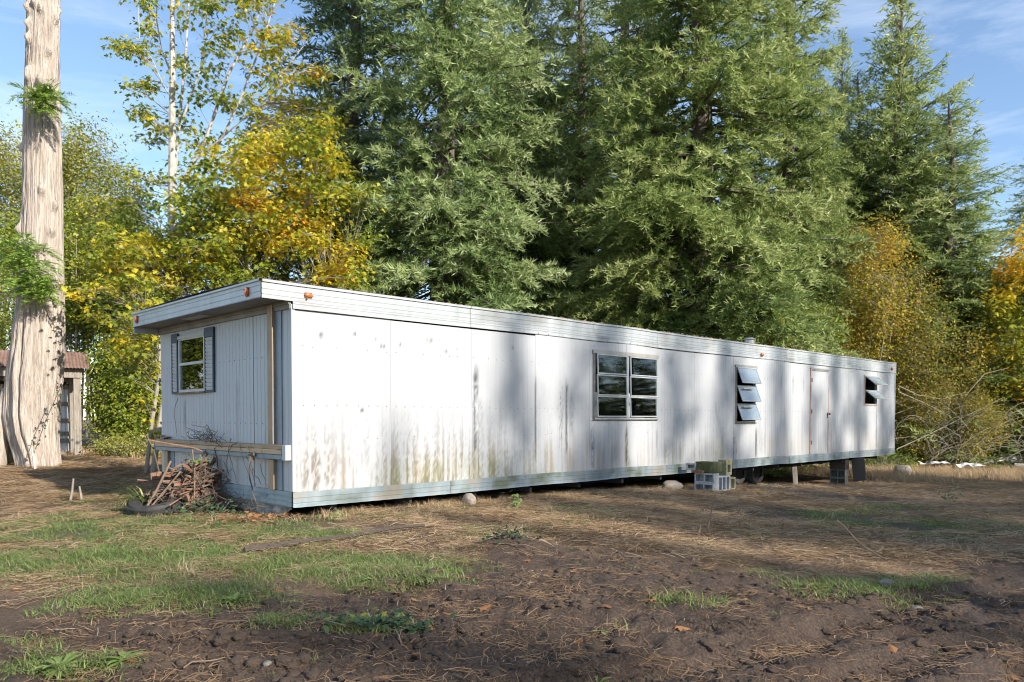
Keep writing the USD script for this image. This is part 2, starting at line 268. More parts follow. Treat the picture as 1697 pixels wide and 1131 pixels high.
gy = np.r_[[-120, -80, -50, -30, -20, -12, -7, -3, 0, 1.5, 2.4, 3.0], axis_([(3.3, 6.2, .02, .03), (6.2, 11, .035, .08), (11, 20, .08, .2), (20, 45, .25, 1.5), (45, 400, 3, 40)])]
GX, GY = np.meshgrid(gx, gy); mud_, green_, straw_, bare_ = masks(GX, GY); GZ = full_h(GX, GY, mud_, green_)
ny, nx = GX.shape; ii = np.arange(ny - 1)[:, None] * nx + np.arange(nx - 1)[None]
gq = np.stack([ii, ii + 1, ii + nx + 1, ii + nx], -1).reshape(-1, 4)
M['ground'] = mat('earth_ground', {'a': ('attribute', {'attribute': 'cover'}), 's': ('separate_color', {}), 'g': ('geometry', {}),
    'n1': ('noise_texture', {'scale': 5.0, 'detail': 8.0, 'roughness': 0.7}), 'n2': ('noise_texture', {'scale': 55.0, 'detail': 6.0, 'roughness': 0.7}), 'n3': ('noise_texture', {'scale': 1.3, 'detail': 5.0}),
    'rm': ('rgb_ramp', {'ramp': [(0.28, (0.028, 0.0185, 0.013)), (0.5, (0.078, 0.052, 0.037)), (0.72, (0.165, 0.113, 0.080))]}),
    'rs': ('rgb_ramp', {'ramp': [(0.25, (0.075, 0.045, 0.026)), (0.5, (0.19, 0.118, 0.067)), (0.75, (0.37, 0.245, 0.14))]}),
    'rl': ('rgb_ramp', {'ramp': [(0.25, (0.045, 0.030, 0.020)), (0.5, (0.11, 0.072, 0.046)), (0.75, (0.21, 0.145, 0.096))]}),
    'rg': ('rgb_ramp', {'ramp': [(0.3, (0.035, 0.05, 0.014)), (0.7, (0.10, 0.14, 0.035))]}),
    'ml': ('mix_color', {}), 'mg': ('mix_color', {}), 'mm': ('mix_color', {}), 'gk': ('math', {'math_type': 'multiply', 'value2': 0.7}),
    'wet': ('map_range', {'from_min': 0.35, 'from_max': 0.6, 'to_min': 0.55, 'to_max': 0.95}),
    'ba': ('math', {'math_type': 'add'}), 'b': ('bump', {'strength': 1.0, 'distance': 0.03}), 'p': ('principled_bsdf', {'specular_ior_level': 0.35})},
    [('a.color', 's.color'), ('g.position', 'n1.vector'), ('g.position', 'n2.vector'), ('g.position', 'n3.vector'), ('n2.fac', 'rm.fac'), ('n2.fac', 'rs.fac'), ('n2.fac', 'rl.fac'), ('n1.fac', 'rg.fac'),
     ('rl.color', 'ml.a'), ('rs.color', 'ml.b'), ('s.b', 'ml.fac'), ('ml.result', 'mg.a'), ('rg.color', 'mg.b'), ('s.g', 'gk.value1'), ('gk.value', 'mg.fac'), ('mg.result', 'mm.a'), ('rm.color', 'mm.b'), ('s.r', 'mm.fac'),
     ('mm.result', 'p.base_color'), ('n3.fac', 'wet.value'), ('wet.result', 'p.roughness'), ('n2.fac', 'ba.value1'), ('n1.fac', 'ba.value2'), ('ba.value', 'b.height'), ('b.normal', 'p.normal')])
gnd = part('ground', (np.c_[GX.ravel(), GY.ravel(), GZ.ravel()], gq), M['ground'], smooth=True, pv={'cover': np.c_[mud_.ravel(), green_.ravel(), straw_.ravel()]})
tag(gnd, 'muddy and straw strewn ground in front of the trailer', kind='structure')
from scipy.interpolate import RegularGridInterpolator
_I = RegularGridInterpolator((gy, gx), np.stack([mud_, green_, straw_, bare_, GZ], -1), bounds_error=False, fill_value=None)
def masks(x, y): q = _I(np.stack(np.broadcast_arrays(np.asarray(y, float), np.asarray(x, float)), -1)); return q[..., 0], q[..., 1], q[..., 2], q[..., 3]
def full_h(x, y, *_): return _I(np.stack(np.broadcast_arrays(np.asarray(y, float), np.asarray(x, float)), -1))[..., 4]
def gz(x, y): return float(full_h(np.array([float(x)]), np.array([float(y)]))[0])

# ---------------------------------------------------------------- the mobile home
PSI = 0.797; HX, HY, HZ = -2.6783, 9.4766, CZ - 1.0934; LEN, WID, HT = 19.7959, 4.2455, 2.72; ZF, ZS, OV = 2.4246, .1871, .40
U = np.array([math.sin(PSI), math.cos(PSI)]); V = np.array([-math.cos(PSI), math.sin(PSI)])
def hw(t, v, z=0.0): return np.array([HX + t * U[0] + v * V[0], HY + t * U[1] + v * V[1], HZ + z])   # home to world
def hg(t, v): p = hw(t, v); return gz(p[0], p[1])
HROT = 90 - math.degrees(PSI)
home = thing('mobile_home', 'long white metal-sided mobile home with black mildew streaks, propped on blocks', 'mobile home', (HX, HY, HZ), HROT)

def stains(t, z, wall):
    "mildew streaks, algae and dirt on the siding, laid out along the wall as in the photograph"
    n = meshkit.fbm(np.stack([t * 22, z * .9, t * 0 + 3.1], -1), 4, 3); fine = meshkit.fbm(np.stack([t * 60, z * 25, t * 0], -1), 3, 4); big = meshkit.fbm(np.stack([t * .9, z * .8, t * 0 + 9], -1), 3, 6)
    k = np.zeros_like(t); g = np.zeros_like(t); d = np.zeros_like(t)
    if wall == 'side':
        # (t, width, z top, z bottom, strength)
        for c, w, zt, zb, s in ((2.99, .055, 1.95, .55, .95), (3.06, .10, 1.5, .5, .45), (4.27, .022, 1.85, .4, .7), (4.87, .05, 1.75, .55, .85), (5.02, .035, 1.85, .5, .85), (5.14, .05, 1.6, .8, .5), (4.45, .03, 1.75, 1.5, .5), (5.70, .05, 1.05, .19, .95), (6.66, .045, 1.0, .25, .9), (6.72, .06, .5, .2, .7), (7.6, .03, 1.0, .5, .4),
            (7.9, .10, .8, .2, .35), (8.4, .05, .75, .2, .45), (8.9, .06, .7, .2, .4), (10.47, .05, .95, .2, .9), (10.56, .04, .6, .2, .6), (11.42, .05, .95, .2, .9), (11.75, .12, .9, .3, .35), (12.6, .02, 2.2, 1.8, .6), (13.2, .02, 2.2, 1.7, .8), (13.75, .02, 2.2, 1.7, .7), (9.7, .03, 1.5, 1.2, .7), (9.75, .02, 1.35, 1.1, .7), (9.1, .03, .9, .3, .4), (12.9, .04, 1.0, .3, .3), (18.38, .04, 1.4, .25, .75), (15.9, .03, .6, .2, .4), (16.6, .05, .5, .2, .3),
            (.55, .03, 1.3, .5, .25), (1.05, .04, 1.0, .5, .4), (1.0, .02, .75, .45, .7), (2.45, .03, .9, .25, .35), (2.62, .05, .7, .2, .4), (1.4, .02, .6, .2, .3), (3.5, .04, 1.5, .6, .25), (3.8, .05, 1.3, .4, .25)):
            k = np.maximum(k, s * np.exp(-((t - c) / w) ** 2) * smooth01(z, zb - .12, zb + .12) * (1 - smooth01(z, zt - .25, zt)) * smooth01(n * .75 + fine * .6, .42, .82))
        low = 1 - smooth01(z, .35, .95)
        k = np.maximum(k, .5 * smooth01(n + .55 * fine, .70, 1.05) * np.exp(-((t - 2.2) / 2.4) ** 2) * (1 - smooth01(z, .5, 1.5)))
        k = np.maximum(k, .22 * smooth01(n + .4 * fine, .70, 1.05) * (1 - smooth01(z, .5, 2.1)))
        k = np.maximum(k, .6 * smooth01(n * fine, .20, .36) * np.exp(-((t - .35) / .35) ** 2) * (1 - smooth01(z, .4, 1.3)))
        d = np.maximum(.6 * low * smooth01(n + big * .5, .62, .98), .6 * np.exp(-((t - .3) / .3) ** 2) * (1 - smooth01(z, .3, 1.2)) * smooth01(n + fine * .5, .6, 1.0))
        for c, w, s in ((1.55, .4, .75), (2.15, .25, .9), (2.75, .22, 1.0), (3.25, .35, .9), (3.0, .9, .5), (4.2, .5, .35), (8.1, .25, .5), (9.9, .4, .5)):
            g = np.maximum(g, .75 * s * np.exp(-((t - c) / w) ** 2) * (1 - smooth01(z, .32, .72)) * smooth01(n * .8 + fine * .5, .46, .8))
        for c, zz, r in ((.40, 2.12, .035), (.9, 2.18, .018), (1.03, 2.12, .015), (1.18, 2.2, .02), (1.22, 2.15, .018), (1.33, 2.05, .04), (1.5, 2.2, .014), (1.62, 2.1, .014), (2.13, 2.18, .05), (2.42, 2.05, .03), (2.65, 2.2, .018), (2.63, 2.1, .02), (3.75, 2.18, .035), (3.92, 2.13, .025), (.38, 1.75, .012), (.75, 1.72, .012), (1.0, 1.2, .03), (1.7, 1.15, .015)):
            rr = np.hypot(t - c, (z - zz) * 1.2); k = np.maximum(k, .75 * np.exp(-((rr - r * .55) / (r * .45)) ** 2) * smooth01(fine + n * .5, .5, .85))
    else:
        k = .28 * smooth01(n + .35 * fine, .68, 1.0) * (1 - smooth01(z, .6, 2.2)); d = .35 * smooth01(n + big * .5, .66, 1.0) * (1 - smooth01(z, .3, 1.5))
        for c, w, zt, zb, s in ((3.3, .05, 1.45, .9, .6), (1.5, .06, 1.7, .8, .3), (2.32, .02, 1.4, .8, .4)):
            k = np.maximum(k, s * np.exp(-((t - c) / w) ** 2) * smooth01(z, zb - .1, zb + .1) * (1 - smooth01(z, zt - .2, zt)) * smooth01(n * .7 + fine * .6, .4, .8))
    if wall == 'side': d = d * (1 - .55 * smooth01(t, 5, 8))
    return np.stack([np.clip(k, 0, 1), np.clip(g, 0, 1), np.clip(d, 0, 1)], -1)
def sheet(t0, t1, z0, z1, holes, wall, pitch=.102, dz=.045, off=0.0):
    "one siding panel: a ribbed sheet of metal with its window openings cut out; the outside is -y (side) or -x (end)"
    c = [t0, t1]
    k = np.arange(math.ceil(t0 / pitch), math.floor(t1 / pitch) + 1) * pitch
    for q in k: c += [q - .007, q, q + .007]
    for q in np.arange(t0, t1, .026): c.append(q)
    for h in holes: c += [h[0], h[1]]
    c = np.unique(np.round([q for q in c if t0 - 1e-9 <= q <= t1 + 1e-9], 4)); z = list(np.arange(z0, z1, dz)) + [z1]
    for h in holes: z += [h[2], h[3]]
    z = np.unique(np.round([q for q in z if z0 - 1e-9 <= q <= z1 + 1e-9], 4))
    T, Z = np.meshgrid(c, z)
    ph = np.abs((T / pitch) - np.round(T / pitch)) * pitch
    buckle = .014 * (meshkit.fbm(np.stack([T * 1.3, Z * .9, T * 0 + 2], -1), 2, 15) - .5)
    o = -off + np.where(ph < .004, .0024, 0) + buckle
    v = np.stack([T, o, Z] if wall == 'side' else [o, T, Z], -1).reshape(-1, 3); n_ = len(c)
    i, j = np.meshgrid(np.arange(len(z) - 1), np.arange(n_ - 1), indexing='ij')
    tc, zc = (c[:-1] + c[1:]) / 2, (z[:-1] + z[1:]) / 2
    keep = np.ones(i.shape, bool)
    for h in holes: keep &= ~((tc[None] > h[0]) & (tc[None] < h[1]) & (zc[:, None] > h[2]) & (zc[:, None] < h[3]))
    a = (i * n_ + j)[keep]; q = np.stack([a, a + 1, a + n_ + 1, a + n_], -1)
    if wall != 'side': q = q[:, ::-1]
    return (v, q), stains(T.ravel(), Z.ravel(), wall)
W1, W2, W3, DR = (5.735, 7.57, 1.08, 2.235), (10.52, 11.36, 1.0, 2.215), (17.49, 18.38, 1.475, 2.27), (14.11, 15.19, .13, 2.31)
for a, b, hs, lab in [(0, 1.46, [], None), (1.46, 2.914, [], None), (2.914, 4.264, [], 'panel streaked black along its left seam'), (4.264, 5.62, [], 'panel with two long black streaks'), (5.62, 6.66, [W1], None), (6.66, 7.66, [W1], None), (7.66, 8.9, [], None), (8.9, 10.43, [], None), (10.43, 11.45, [W2], None), (11.45, 12.75, [], None), (12.75, 14.11, [], None), (14.11, 15.19, [DR], None),
                      (15.19, 16.4, [], None), (16.4, 17.4, [], None), (17.4, 18.42, [W3], None), (18.42, LEN, [], None)]:
    hs = [h for h in hs]
    m, st = sheet(a + .0015, b - .0015, ZS - .03, ZF + .02 if a > 3 else ZF - .022 + .012 * (a == 0), hs, 'side', off=.0025 * (int(a * 3) % 2))
    part('siding_panel', m, M['siding'], home, lab, pv={'stain': st})
EW = (2.53, 3.452, 1.493, 2.29)
for a, b, hs in [(0, .235, []), (.235, 1.024, []), (1.024, 2.323, []), (2.323, 3.63, [EW]), (3.63, WID, [])]:
    m, st = sheet(a + .0015, b - .0015, ZS - .03, ZF + .05, hs, 'end', off=.0025 * (int(a * 3) % 2))
    part('siding_panel', m, M['siding'], home, pv={'stain': st})
part('back_wall', box(0.02, LEN, WID - .03, WID, 0, HT - .03), M['siding'], home, pv={'stain': np.zeros((8, 3))})
part('far_end_wall', box(LEN - .03, LEN - .001, .004, WID - .031, 0, HT - .03), M['siding'], home, pv={'stain': np.zeros((8, 3))})
part('corner_trim', extrude([(-.012, -.012), (.035, -.012), (.035, -.008), (-.008, -.008), (-.008, .035), (-.012, .035)], ZS, ZF + .05, 'z'), M['siding'], home, pv={'stain': np.zeros((12, 3))})
part('corner_trim', box(LEN - .03, LEN + .01, -.012, .003, ZS, ZF), M['siding'], home, pv={'stain': np.zeros((8, 3))})
# dark sheathing strip that shows in the gap under the fascia
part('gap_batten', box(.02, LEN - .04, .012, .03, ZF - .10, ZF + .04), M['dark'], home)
# interior: floor, back lining and a partition, seen through the openings
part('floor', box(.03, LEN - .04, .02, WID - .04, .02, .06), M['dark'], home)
part('interior_lining', cat_([box(.05, LEN - .05, WID - .09, WID - .05, .07, 2.5), box(9.3, 9.36, .06, WID - .1, .07, 2.5), box(4.4, 4.46, .06, WID - .1, .07, 2.5), box(16.2, 16.26, .06, WID - .1, .07, 2.5), box(.05, LEN - .05, .05, WID - .06, 2.5, 2.53)]), M['interior'], home)
# roof
rv, rf = [], []
ys = np.linspace(-.03, WID + .03, 13); xs = np.linspace(-OV - .01, LEN + .02, 60)
X, Y = np.meshgrid(xs, ys); Z = HT + .015 + .035 * (1 - ((Y - WID / 2) / (WID / 2 + .03)) ** 2) + .008 * (nz(X, Y, 1.2, 30) - .5)
a = (np.arange(12)[:, None] * 60 + np.arange(59)[None]).ravel(); n0 = X.size
top = np.c_[X.ravel(), Y.ravel(), Z.ravel()]; bot = np.c_[X.ravel(), Y.ravel(), Z.ravel() - .02]
part('roof', (np.vstack([top, bot]), np.vstack([np.c_[a, a + 1, a + 61, a + 60], np.c_[a, a + 60, a + 61, a + 1] + n0])), M['roof'], home)
# needles, cones and moss lying along the roof's edge
lv = []
for i in range(900):
    t = rng.uniform(-.35, LEN); y = abs(rng.normal(0, .10)) - .028; h = HT + .016 + .035 * (1 - ((y - WID / 2) / (WID / 2 + .03)) ** 2)
    r = rng.uniform(.007, .022) * (1.25 if t > 3.5 else .8)
    v, f = ico(r, 0); lv.append((v * [rng.uniform(.8, 2.2), 1, rng.uniform(.4, .8)] + [t, y, h + r * .2], f))
M['litter'] = rough('roof_litter_brown', (0.10, 0.06, 0.035), (0.33, 0.22, 0.13), 15.0, 0.95, 0.2, 60)
part('roof_litter', cat_(lv), M['litter'], home, kind='stuff')
# fascia: upper strip with a drip flange runs past the end wall, lower strip starts at the wall
up = [(-.040, HT + .012), (-.040, HT - .018), (-.022, HT - .020), (-.022, HT - .085), (-.027, HT - .089), (-.027, HT - .097), (-.022, HT - .101), (-.022, HT - .150), (-.027, HT - .154), (-.027, HT - .161), (-.022, HT - .165), (-.022, HT - .207), (-.004, HT - .207), (-.004, HT + .012)]
lo = [(-.020, HT - .209), (-.020, HT - .225), (-.025, HT - .229), (-.025, HT - .236), (-.020, HT - .240), (-.020, ZF + .03), (-.024, ZF + .012), (-.024, ZF), (-.006, ZF), (-.006, HT - .209)]
def strip_stain(m, seed, a, s=.4):
    v = m[0]; c = v[:, 0] if np.ptp(v[:, 0]) > np.ptp(v[:, 1]) else v[:, 1]
    n = meshkit.fbm(np.stack([c * 5 + seed, v[:, 2] * 3, c * 0], -1), 4, seed); return np.stack([s * smooth01(n, .5, .85), .0 * n, a * smooth01(n, .45, .8)], -1)
def longstrip(prof, a, b, dy=0.0, step=.25):
    k = np.unique(np.r_[np.arange(a, b, step), b]); P = np.array(prof); n = len(P)
    wav = .024 * (meshkit.noise(np.stack([k * .9, k * 0, k * 0], -1), 3) - .5)
    v = np.vstack([np.c_[np.full(n, x), P[:, 0] - dy + w, P[:, 1] + w * .8] for x, w in zip(k, wav)])
    i, j = np.meshgrid(np.arange(len(k) - 1), np.arange(n), indexing='ij'); jj = (j + 1) % n
    q = np.stack([i * n + j, (i + 1) * n + j, (i + 1) * n + jj, i * n + jj], -1).reshape(-1, 4)[:, ::-1]
    return cat_([(v, q), (v, np.array([[0, 0, 0]]))])
sg = [-OV, 2.868, 5.70, 7.56, 10.35, 12.8, 14.9, 17.4, LEN + .01]
for i in range(len(sg) - 1):
    d = .003 * (i % 2)
    m = longstrip(up, sg[i] + .002, sg[i + 1] - .002, d); part('fascia_panel', m, M['trim'], home, pv={'stain': strip_stain(m, i, .12, .22 + .2 * (i > 0))})
    m = longstrip(lo, max(sg[i], 0) + .002, sg[i + 1] - .002, d); part('fascia_panel', m, M['trim'], home, pv={'stain': strip_stain(m, i + 20, .2, .25 + .2 * (i > 0))})
fe = [(x - OV + .006, z) for x, z in [(-.034, HT + .012), (-.034, HT - .012), (-.014, HT - .02), (-.014, HT - .058), (-.019, HT - .062), (-.014, HT - .066), (-.014, HT - .130), (-.019, HT - .134), (-.014, HT - .139), (-.014, HT - .195), (-.020, HT - .207), (.004, HT - .207), (.004, HT + .012)]]
m = extrude(fe, -.021, WID + .03, 'y'); part('end_fascia', m, M['trim'], home, pv={'stain': strip_stain(m, 50, .15, .1)})
part('soffit', box(-OV + .012, -.004, 0.0, WID, HT - .202, HT - .19), M['soffit'], home)
part('soffit_lip', box(-OV + .014, -.02, -.003, -.0005, HT - .207, HT - .15), M['trim'], home, pv={'stain': np.zeros((8, 3))})
part('end_header_trim', cat_([box(-.03, -.008, .0, WID, ZF - .005, HT - .204), box(-.045, -.031, .0, WID, ZF + .05, HT - .204)]), M['soffit'], home)
part('soffit_vent', box(-.28, -.12, 2.0, 2.7, HT - .212, HT - .2035), M['trim'], home, pv={'stain': np.zeros((8, 3))})
part('far_fascia', box(LEN + .012, LEN + .03, -.02, WID + .02, ZF, HT + .01), M['trim'], home, pv={'stain': np.zeros((8, 3))})
part('back_fascia', box(-OV, LEN, WID + .001, WID + .03, ZF, HT + .01), M['trim'], home, pv={'stain': np.zeros((8, 3))})
# skirt trim with three ribs
sk = [(-.014, ZS), (-.020, ZS - .004), (-.020, ZS - .055), (-.026, ZS - .060), (-.026, ZS - .068), (-.020, ZS - .073), (-.020, ZS - .118), (-.026, ZS - .123), (-.026, ZS - .131), (-.020, ZS - .136), (-.022, .012), (-.030, 0), (-.004, 0), (-.004, ZS)]
kg = [-.02, 2.481, 5.349, 7.9, 10.4, 13.0, 15.5, 17.8, LEN + .012]
def skirt_stain(m, seed, green=0.3):
    v = m[0]; c = v[:, 0] if np.ptp(v[:, 0]) > np.ptp(v[:, 1]) else v[:, 1]; n = meshkit.fbm(np.stack([c * 4 + seed, v[:, 2] * 4, c * 0], -1), 4, seed)
    return np.stack([.45 * smooth01(n, .5, .8), green * smooth01(n, .48, .7), .5 * smooth01(1 - n, .5, .8)], -1)
for i in range(len(kg) - 1):
    m = longstrip(sk, kg[i] + .003, kg[i + 1] - .003, .003 * (i % 2), .1); part('skirt_trim', m, M['skirt_trim'], home, pv={'stain': skirt_stain(m, 70 + i, .5 if 1 <= i <= 3 else .2)})
m = extrude(sk, .0, WID, 'y'); part('skirt_trim', m, M['skirt_trim'], home, pv={'stain': skirt_stain(m, 90, .1)})
part('skirt_trim', cat_([box(.6, .74, -.0, 0, 0, 0)])if False else box(-.0305, -.0285, .62, .82, .085, .125), M['blue_metal'], home, 'small blue patch on the end trim')
# crumpled white apron sheet under the end
ax = np.linspace(.12, 2.3, 40); az = np.linspace(0, -.16, 6); A, B = np.meshgrid(ax, az)
o = .02 + .05 * (meshkit.noise(np.stack([A * 5, B * 9, A * 0], -1), 77) - .5) - .15 * B
q = (np.arange(5)[:, None] * 40 + np.arange(39)[None]).ravel()
B2 = B * (1 - .75 * smooth01(.42 - A, 0, .3))
part('apron_sheet', (np.stack([o, A, B2 - .002], -1).reshape(-1, 3), np.c_[q, q + 40, q + 41, q + 1]), M['siding'], home, 'crumpled white sheet under the end trim', pv={'stain': np.stack([.5 * (nz(A, B, 9, 78) > .52), .0 * A, .5 * nz(A, B, 6, 79)], -1).reshape(-1, 3)})
# vertical channel on the end wall, and the bumper rail across it
for y0, z0, z1 in ((.241, .762, HT - .21), (.241, ZS + .002, .57), (3.72, ZS + .002, .57)):
    part('channel_post', cbox(-.055, -.009, y0 + .15, y0 + .293, z0, z1, .004), M['tan'], home)
    part('channel_flange', box(-.014, -.0085, y0, y0 + .148, z0, z1), M['blue_metal'], home)
    if z1 > 2: part('channel_edge', box(-.058, -.0555, y0 + .151, y0 + .162, z0, z1), M['window_frame'], home)
for a, b in ((.10, .95), (.954, WID + .04)):
    part('bumper_rail', cbox(-.078, -.009, a, b, .700, .757, .005), M['tan'], home)
    part('bumper_rail', cbox(-.098, -.009, a, b, .640, .698, .005), M['tan_light'], home)
    part('bumper_rail', cbox(-.088, -.009, a, b, .576, .638, .005), M['blue_metal'], home)
part('bumper_end_cap', cbox(-.095, -.009, .012, .097, .570, .760, .005), M['trim'], home, pv={'stain': np.zeros((24, 3))})
part('bumper_latch', cat_([cbox(-.13, -.089, .78, .93, .60, .63), tube([(-.11, .80, .66), (-.12, .82, .6), (-.11, .83, .55)], .014)]), M['vine'], home)
# windows
def win_frame(t0, t1, z0, z1, w, d0, d1, mull=()):
    "frame on the side wall, from y=d0 (out) to y=d1 (in)"
    b = [cbox(t0, t1, d0, d1, z1 - w, z1, .003), cbox(t0, t1, d0, d1, z0, z0 + w, .003), cbox(t0, t0 + w, d0, d1, z0 + w, z1 - w, .003), cbox(t1 - w, t1, d0, d1, z0 + w, z1 - w, .003)]
    return cat_(b + [cbox(x - w * .8, x + w * .8, d0, d1, z0 + w, z1 - w, .003) for x in mull])
def sash(parent, t0, t1, z0, z1, y, tilt, glass, w=.022):
    "an awning sash hinged at its top edge"
    ab = (0, y, z1); R = lambda m: rot(m, (1, 0, 0), -tilt, ab)
    s = part('sash', R(cat_([cbox(t0, t1, y - .012, y + .012, z1 - w, z1, .002), cbox(t0, t1, y - .012, y + .012, z0, z0 + w, .002), cbox(t0, t0 + w, y - .012, y + .012, z0 + w, z1 - w, .002), cbox(t1 - w, t1, y - .012, y + .012, z0 + w, z1 - w, .002)])), M['window_frame'], parent)
    part('pane', R(box(t0 + w - .002, t1 - w + .002, y - .002, y + .002, z0 + w - .002, z1 - w + .002)), glass, parent)
w = part('window', win_frame(5.70, 7.60, 1.06, 2.262, .042, -.020, .05, (6.67,)), M['window_frame'], home, 'double window of six panes')
part('head_flange', box(5.68, 7.62, -.034, -.021, 2.212, 2.275), M['trim'], w, pv={'stain': np.tile([[.15, 0, .35]], (8, 1))})
part('gasket', cat_([box(5.692, 5.742, -.024, -.0205, 1.05, 2.21), box(5.69, 7.61, -.026, -.0205, 1.045, 1.066)]), M['putty'], w)
for t0, t1 in ((5.775, 6.628), (6.715, 7.555)):
    for z0, z1 in ((1.105, 1.475), (1.482, 1.85), (1.857, 2.208)): sash(w, t0, t1, z0, z1, -.030, 2.2, M['glass'])
part('curtain', cat_([box(5.8, 7.5, .22, .225, 1.1, 1.55)]), M['curtain'], w)
w = part('window', win_frame(10.49, 11.385, .975, 2.222, .035, -.020, .05), M['window_frame'], home, 'tall window with three awning panes open')
part('head_flange', box(10.47, 11.40, -.034, -.021, 2.18, 2.245), M['trim'], w, pv={'stain': np.tile([[.3, 0, .35]], (8, 1))})
part('gasket', cat_([box(10.482, 10.545, -.024, -.0205, .97, 2.18), box(10.48, 11.39, -.026, -.0205, .962, .985)]), M['putty'], w)
for z0, z1 in ((1.02, 1.40), (1.42, 1.80), (1.82, 2.19)): sash(w, 10.53, 11.35, z0, z1, -.026, 21, M['hazy_glass'])
for z1 in (1.36, 1.76): part('crank_bar', cbox(10.65, 11.1, -.115, -.09, z1 - .045, z1 - .015, .003), M['window_frame'], w)
w = part('window', win_frame(17.46, 18.41, 1.455, 2.282, .035, -.020, .05), M['window_frame'], home, 'small window with two awning panes open')
part('gasket', cat_([box(17.455, 17.50, -.026, -.0205, 1.45, 2.27), box(17.45, 18.42, -.026, -.0205, 1.445, 1.468)]), M['door_rust'], w)
for z0, z1 in ((1.50, 1.865), (1.88, 2.255)): sash(w, 17.50, 18.36, z0, z1, -.026, 50, M['hazy_glass'])
# window of the end wall with shutters
def endify(m): v, f = m; return np.c_[v[:, 1], v[:, 0], v[:, 2]], f[:, ::-1]
w = part('window', endify(win_frame(2.50, 3.475, 1.47, 2.315, .05, -.025, .05)), M['window_frame'], home, 'end window between navy shutters')
part('meeting_rail', box(-.028, .0, 2.552, 3.423, 1.885, 1.925), M['window_frame'], w)
for z0, z1 in ((1.522, 1.883), (1.927, 2.263)): part('pane', box(-.004, .0, 2.551, 3.424, z0, z1), M['glass'], w)
part('sill', box(-.045, -.0255, 2.49, 3.485, 1.455, 1.478), M['brick'], w)
part('head_flange', box(-.036, -.0255, 2.50, 3.475, 2.285, 2.335), M['trim'], w, pv={'stain': np.tile([[.1, 0, .3]], (8, 1))})
for y0, y1 in ((2.185, 2.492), (3.486, 3.73)):
    s = part('shutter', cat_([box(-.034, -.006, y0, y0 + .035, 1.46, 2.385), box(-.034, -.006, y1 - .035, y1, 1.46, 2.385), box(-.034, -.006, y0 + .0352, y1 - .0352, 1.46, 1.49), box(-.034, -.006, y0 + .0352, y1 - .0352, 2.25, 2.385), box(-.010, -.006, y0 + .0352, y1 - .0352, 1.4902, 2.2498)]), M['navy'], home)
    for k in range(14):
        z = 1.494 + k * .0538
        part('slat', rot(box(-.024, -.019, y0 + .037, y1 - .037, z, z + .050), (0, 1, 0), -14, (-.02, 0, z)), M['slat'], s)
# door
m, st = sheet(14.165, 15.135, .165, 2.262, [], 'side', pitch=.102, off=.014); door = part('door', m, M['siding'], home, 'flush white door with rust along its hinge side', pv={'stain': st * .6})
part('door_frame', cat_([box(14.105, 14.160, -.018, .03, .13, 2.31), box(15.141, 15.195, -.010, .03, .13, 2.31)]), M['door_rust'], door)
part('door_frame', box(14.161, 15.140, -.014, .03, .13, .160), M['door_rust'], door)
part('door_gap', cat_([box(14.1602, 14.172, -.0158, -.006, .161, 2.266), box(15.128, 15.1408, -.0158, -.006, .161, 2.266)]), M['putty'], door)
for z in (.42, 1.2, 1.98): part('hinge', cbox(14.14, 14.20, -.026, -.016, z, z + .10, .002), M['rust'], door)
part('door_head', box(14.10, 15.20, -.026, .03, 2.312, 2.345), M['trim'], door, pv={'stain': np.tile([[.2, 0, .3]], (8, 1))})
part('door_head', box(14.161, 15.140, -.017, .03, 2.268, 2.311), M['trim'], door, pv={'stain': np.tile([[.5, 0, .3]], (8, 1))})
part('handle', cat_([cbox(15.06, 15.12, -.022, -.0145, 1.13, 1.23, .002), tube([(15.09, -.022, 1.19), (15.09, -.06, 1.19)], .012), mv(ico(.028, 1), (15.09, -.075, 1.19)), tube([(15.07, -.03, 1.12), (15.05, -.035, 1.09)], .012)]), M['screw'], door)
# screws
sc_ = []
for z in (1.245, 1.98, .82):
    for t in np.arange(.15, LEN, .155):
        if any(h[0] - .05 < t < h[1] + .05 and h[2] - .05 < z < h[3] + .05 for h in (W1, W2, W3, DR)) or (z == 1.98 and rng.random() < .4) or (z == .82 and rng.random() < .75): continue
        sc_.append(mv(rot(lathe([(0, .003), (.0055, .001), (.0055, -.003)], 5), (1, 0, 0), 90), (t + rng.normal(0, .01), -.004, z + rng.normal(0, .006))))
for t in np.arange(.1, LEN, .3):
    sc_.append(mv(rot(lathe([(0, .004), (.008, .002), (.008, -.003)], 5), (1, 0, 0), 90), (t + rng.normal(0, .03), -.022, ZF + .02))); sc_.append(mv(rot(lathe([(0, .004), (.008, .002), (.008, -.003)], 5), (1, 0, 0), 90), (t + rng.normal(0, .05), -.022, rng.choice([ZS - .03, .09, .03]))))
for z in (1.02, 1.87):
    for y in np.arange(.3, WID, .16):
        if EW[0] - .4 < y < EW[1] + .3 and z > 1.4: continue
        sc_.append(mv(rot(lathe([(0, .003), (.0055, .001), (.0055, -.003)], 5), (0, 1, 0), -90), (-.004, y, z)))
part('screw_heads', cat_(sc_), M['screw'], home, kind='stuff')
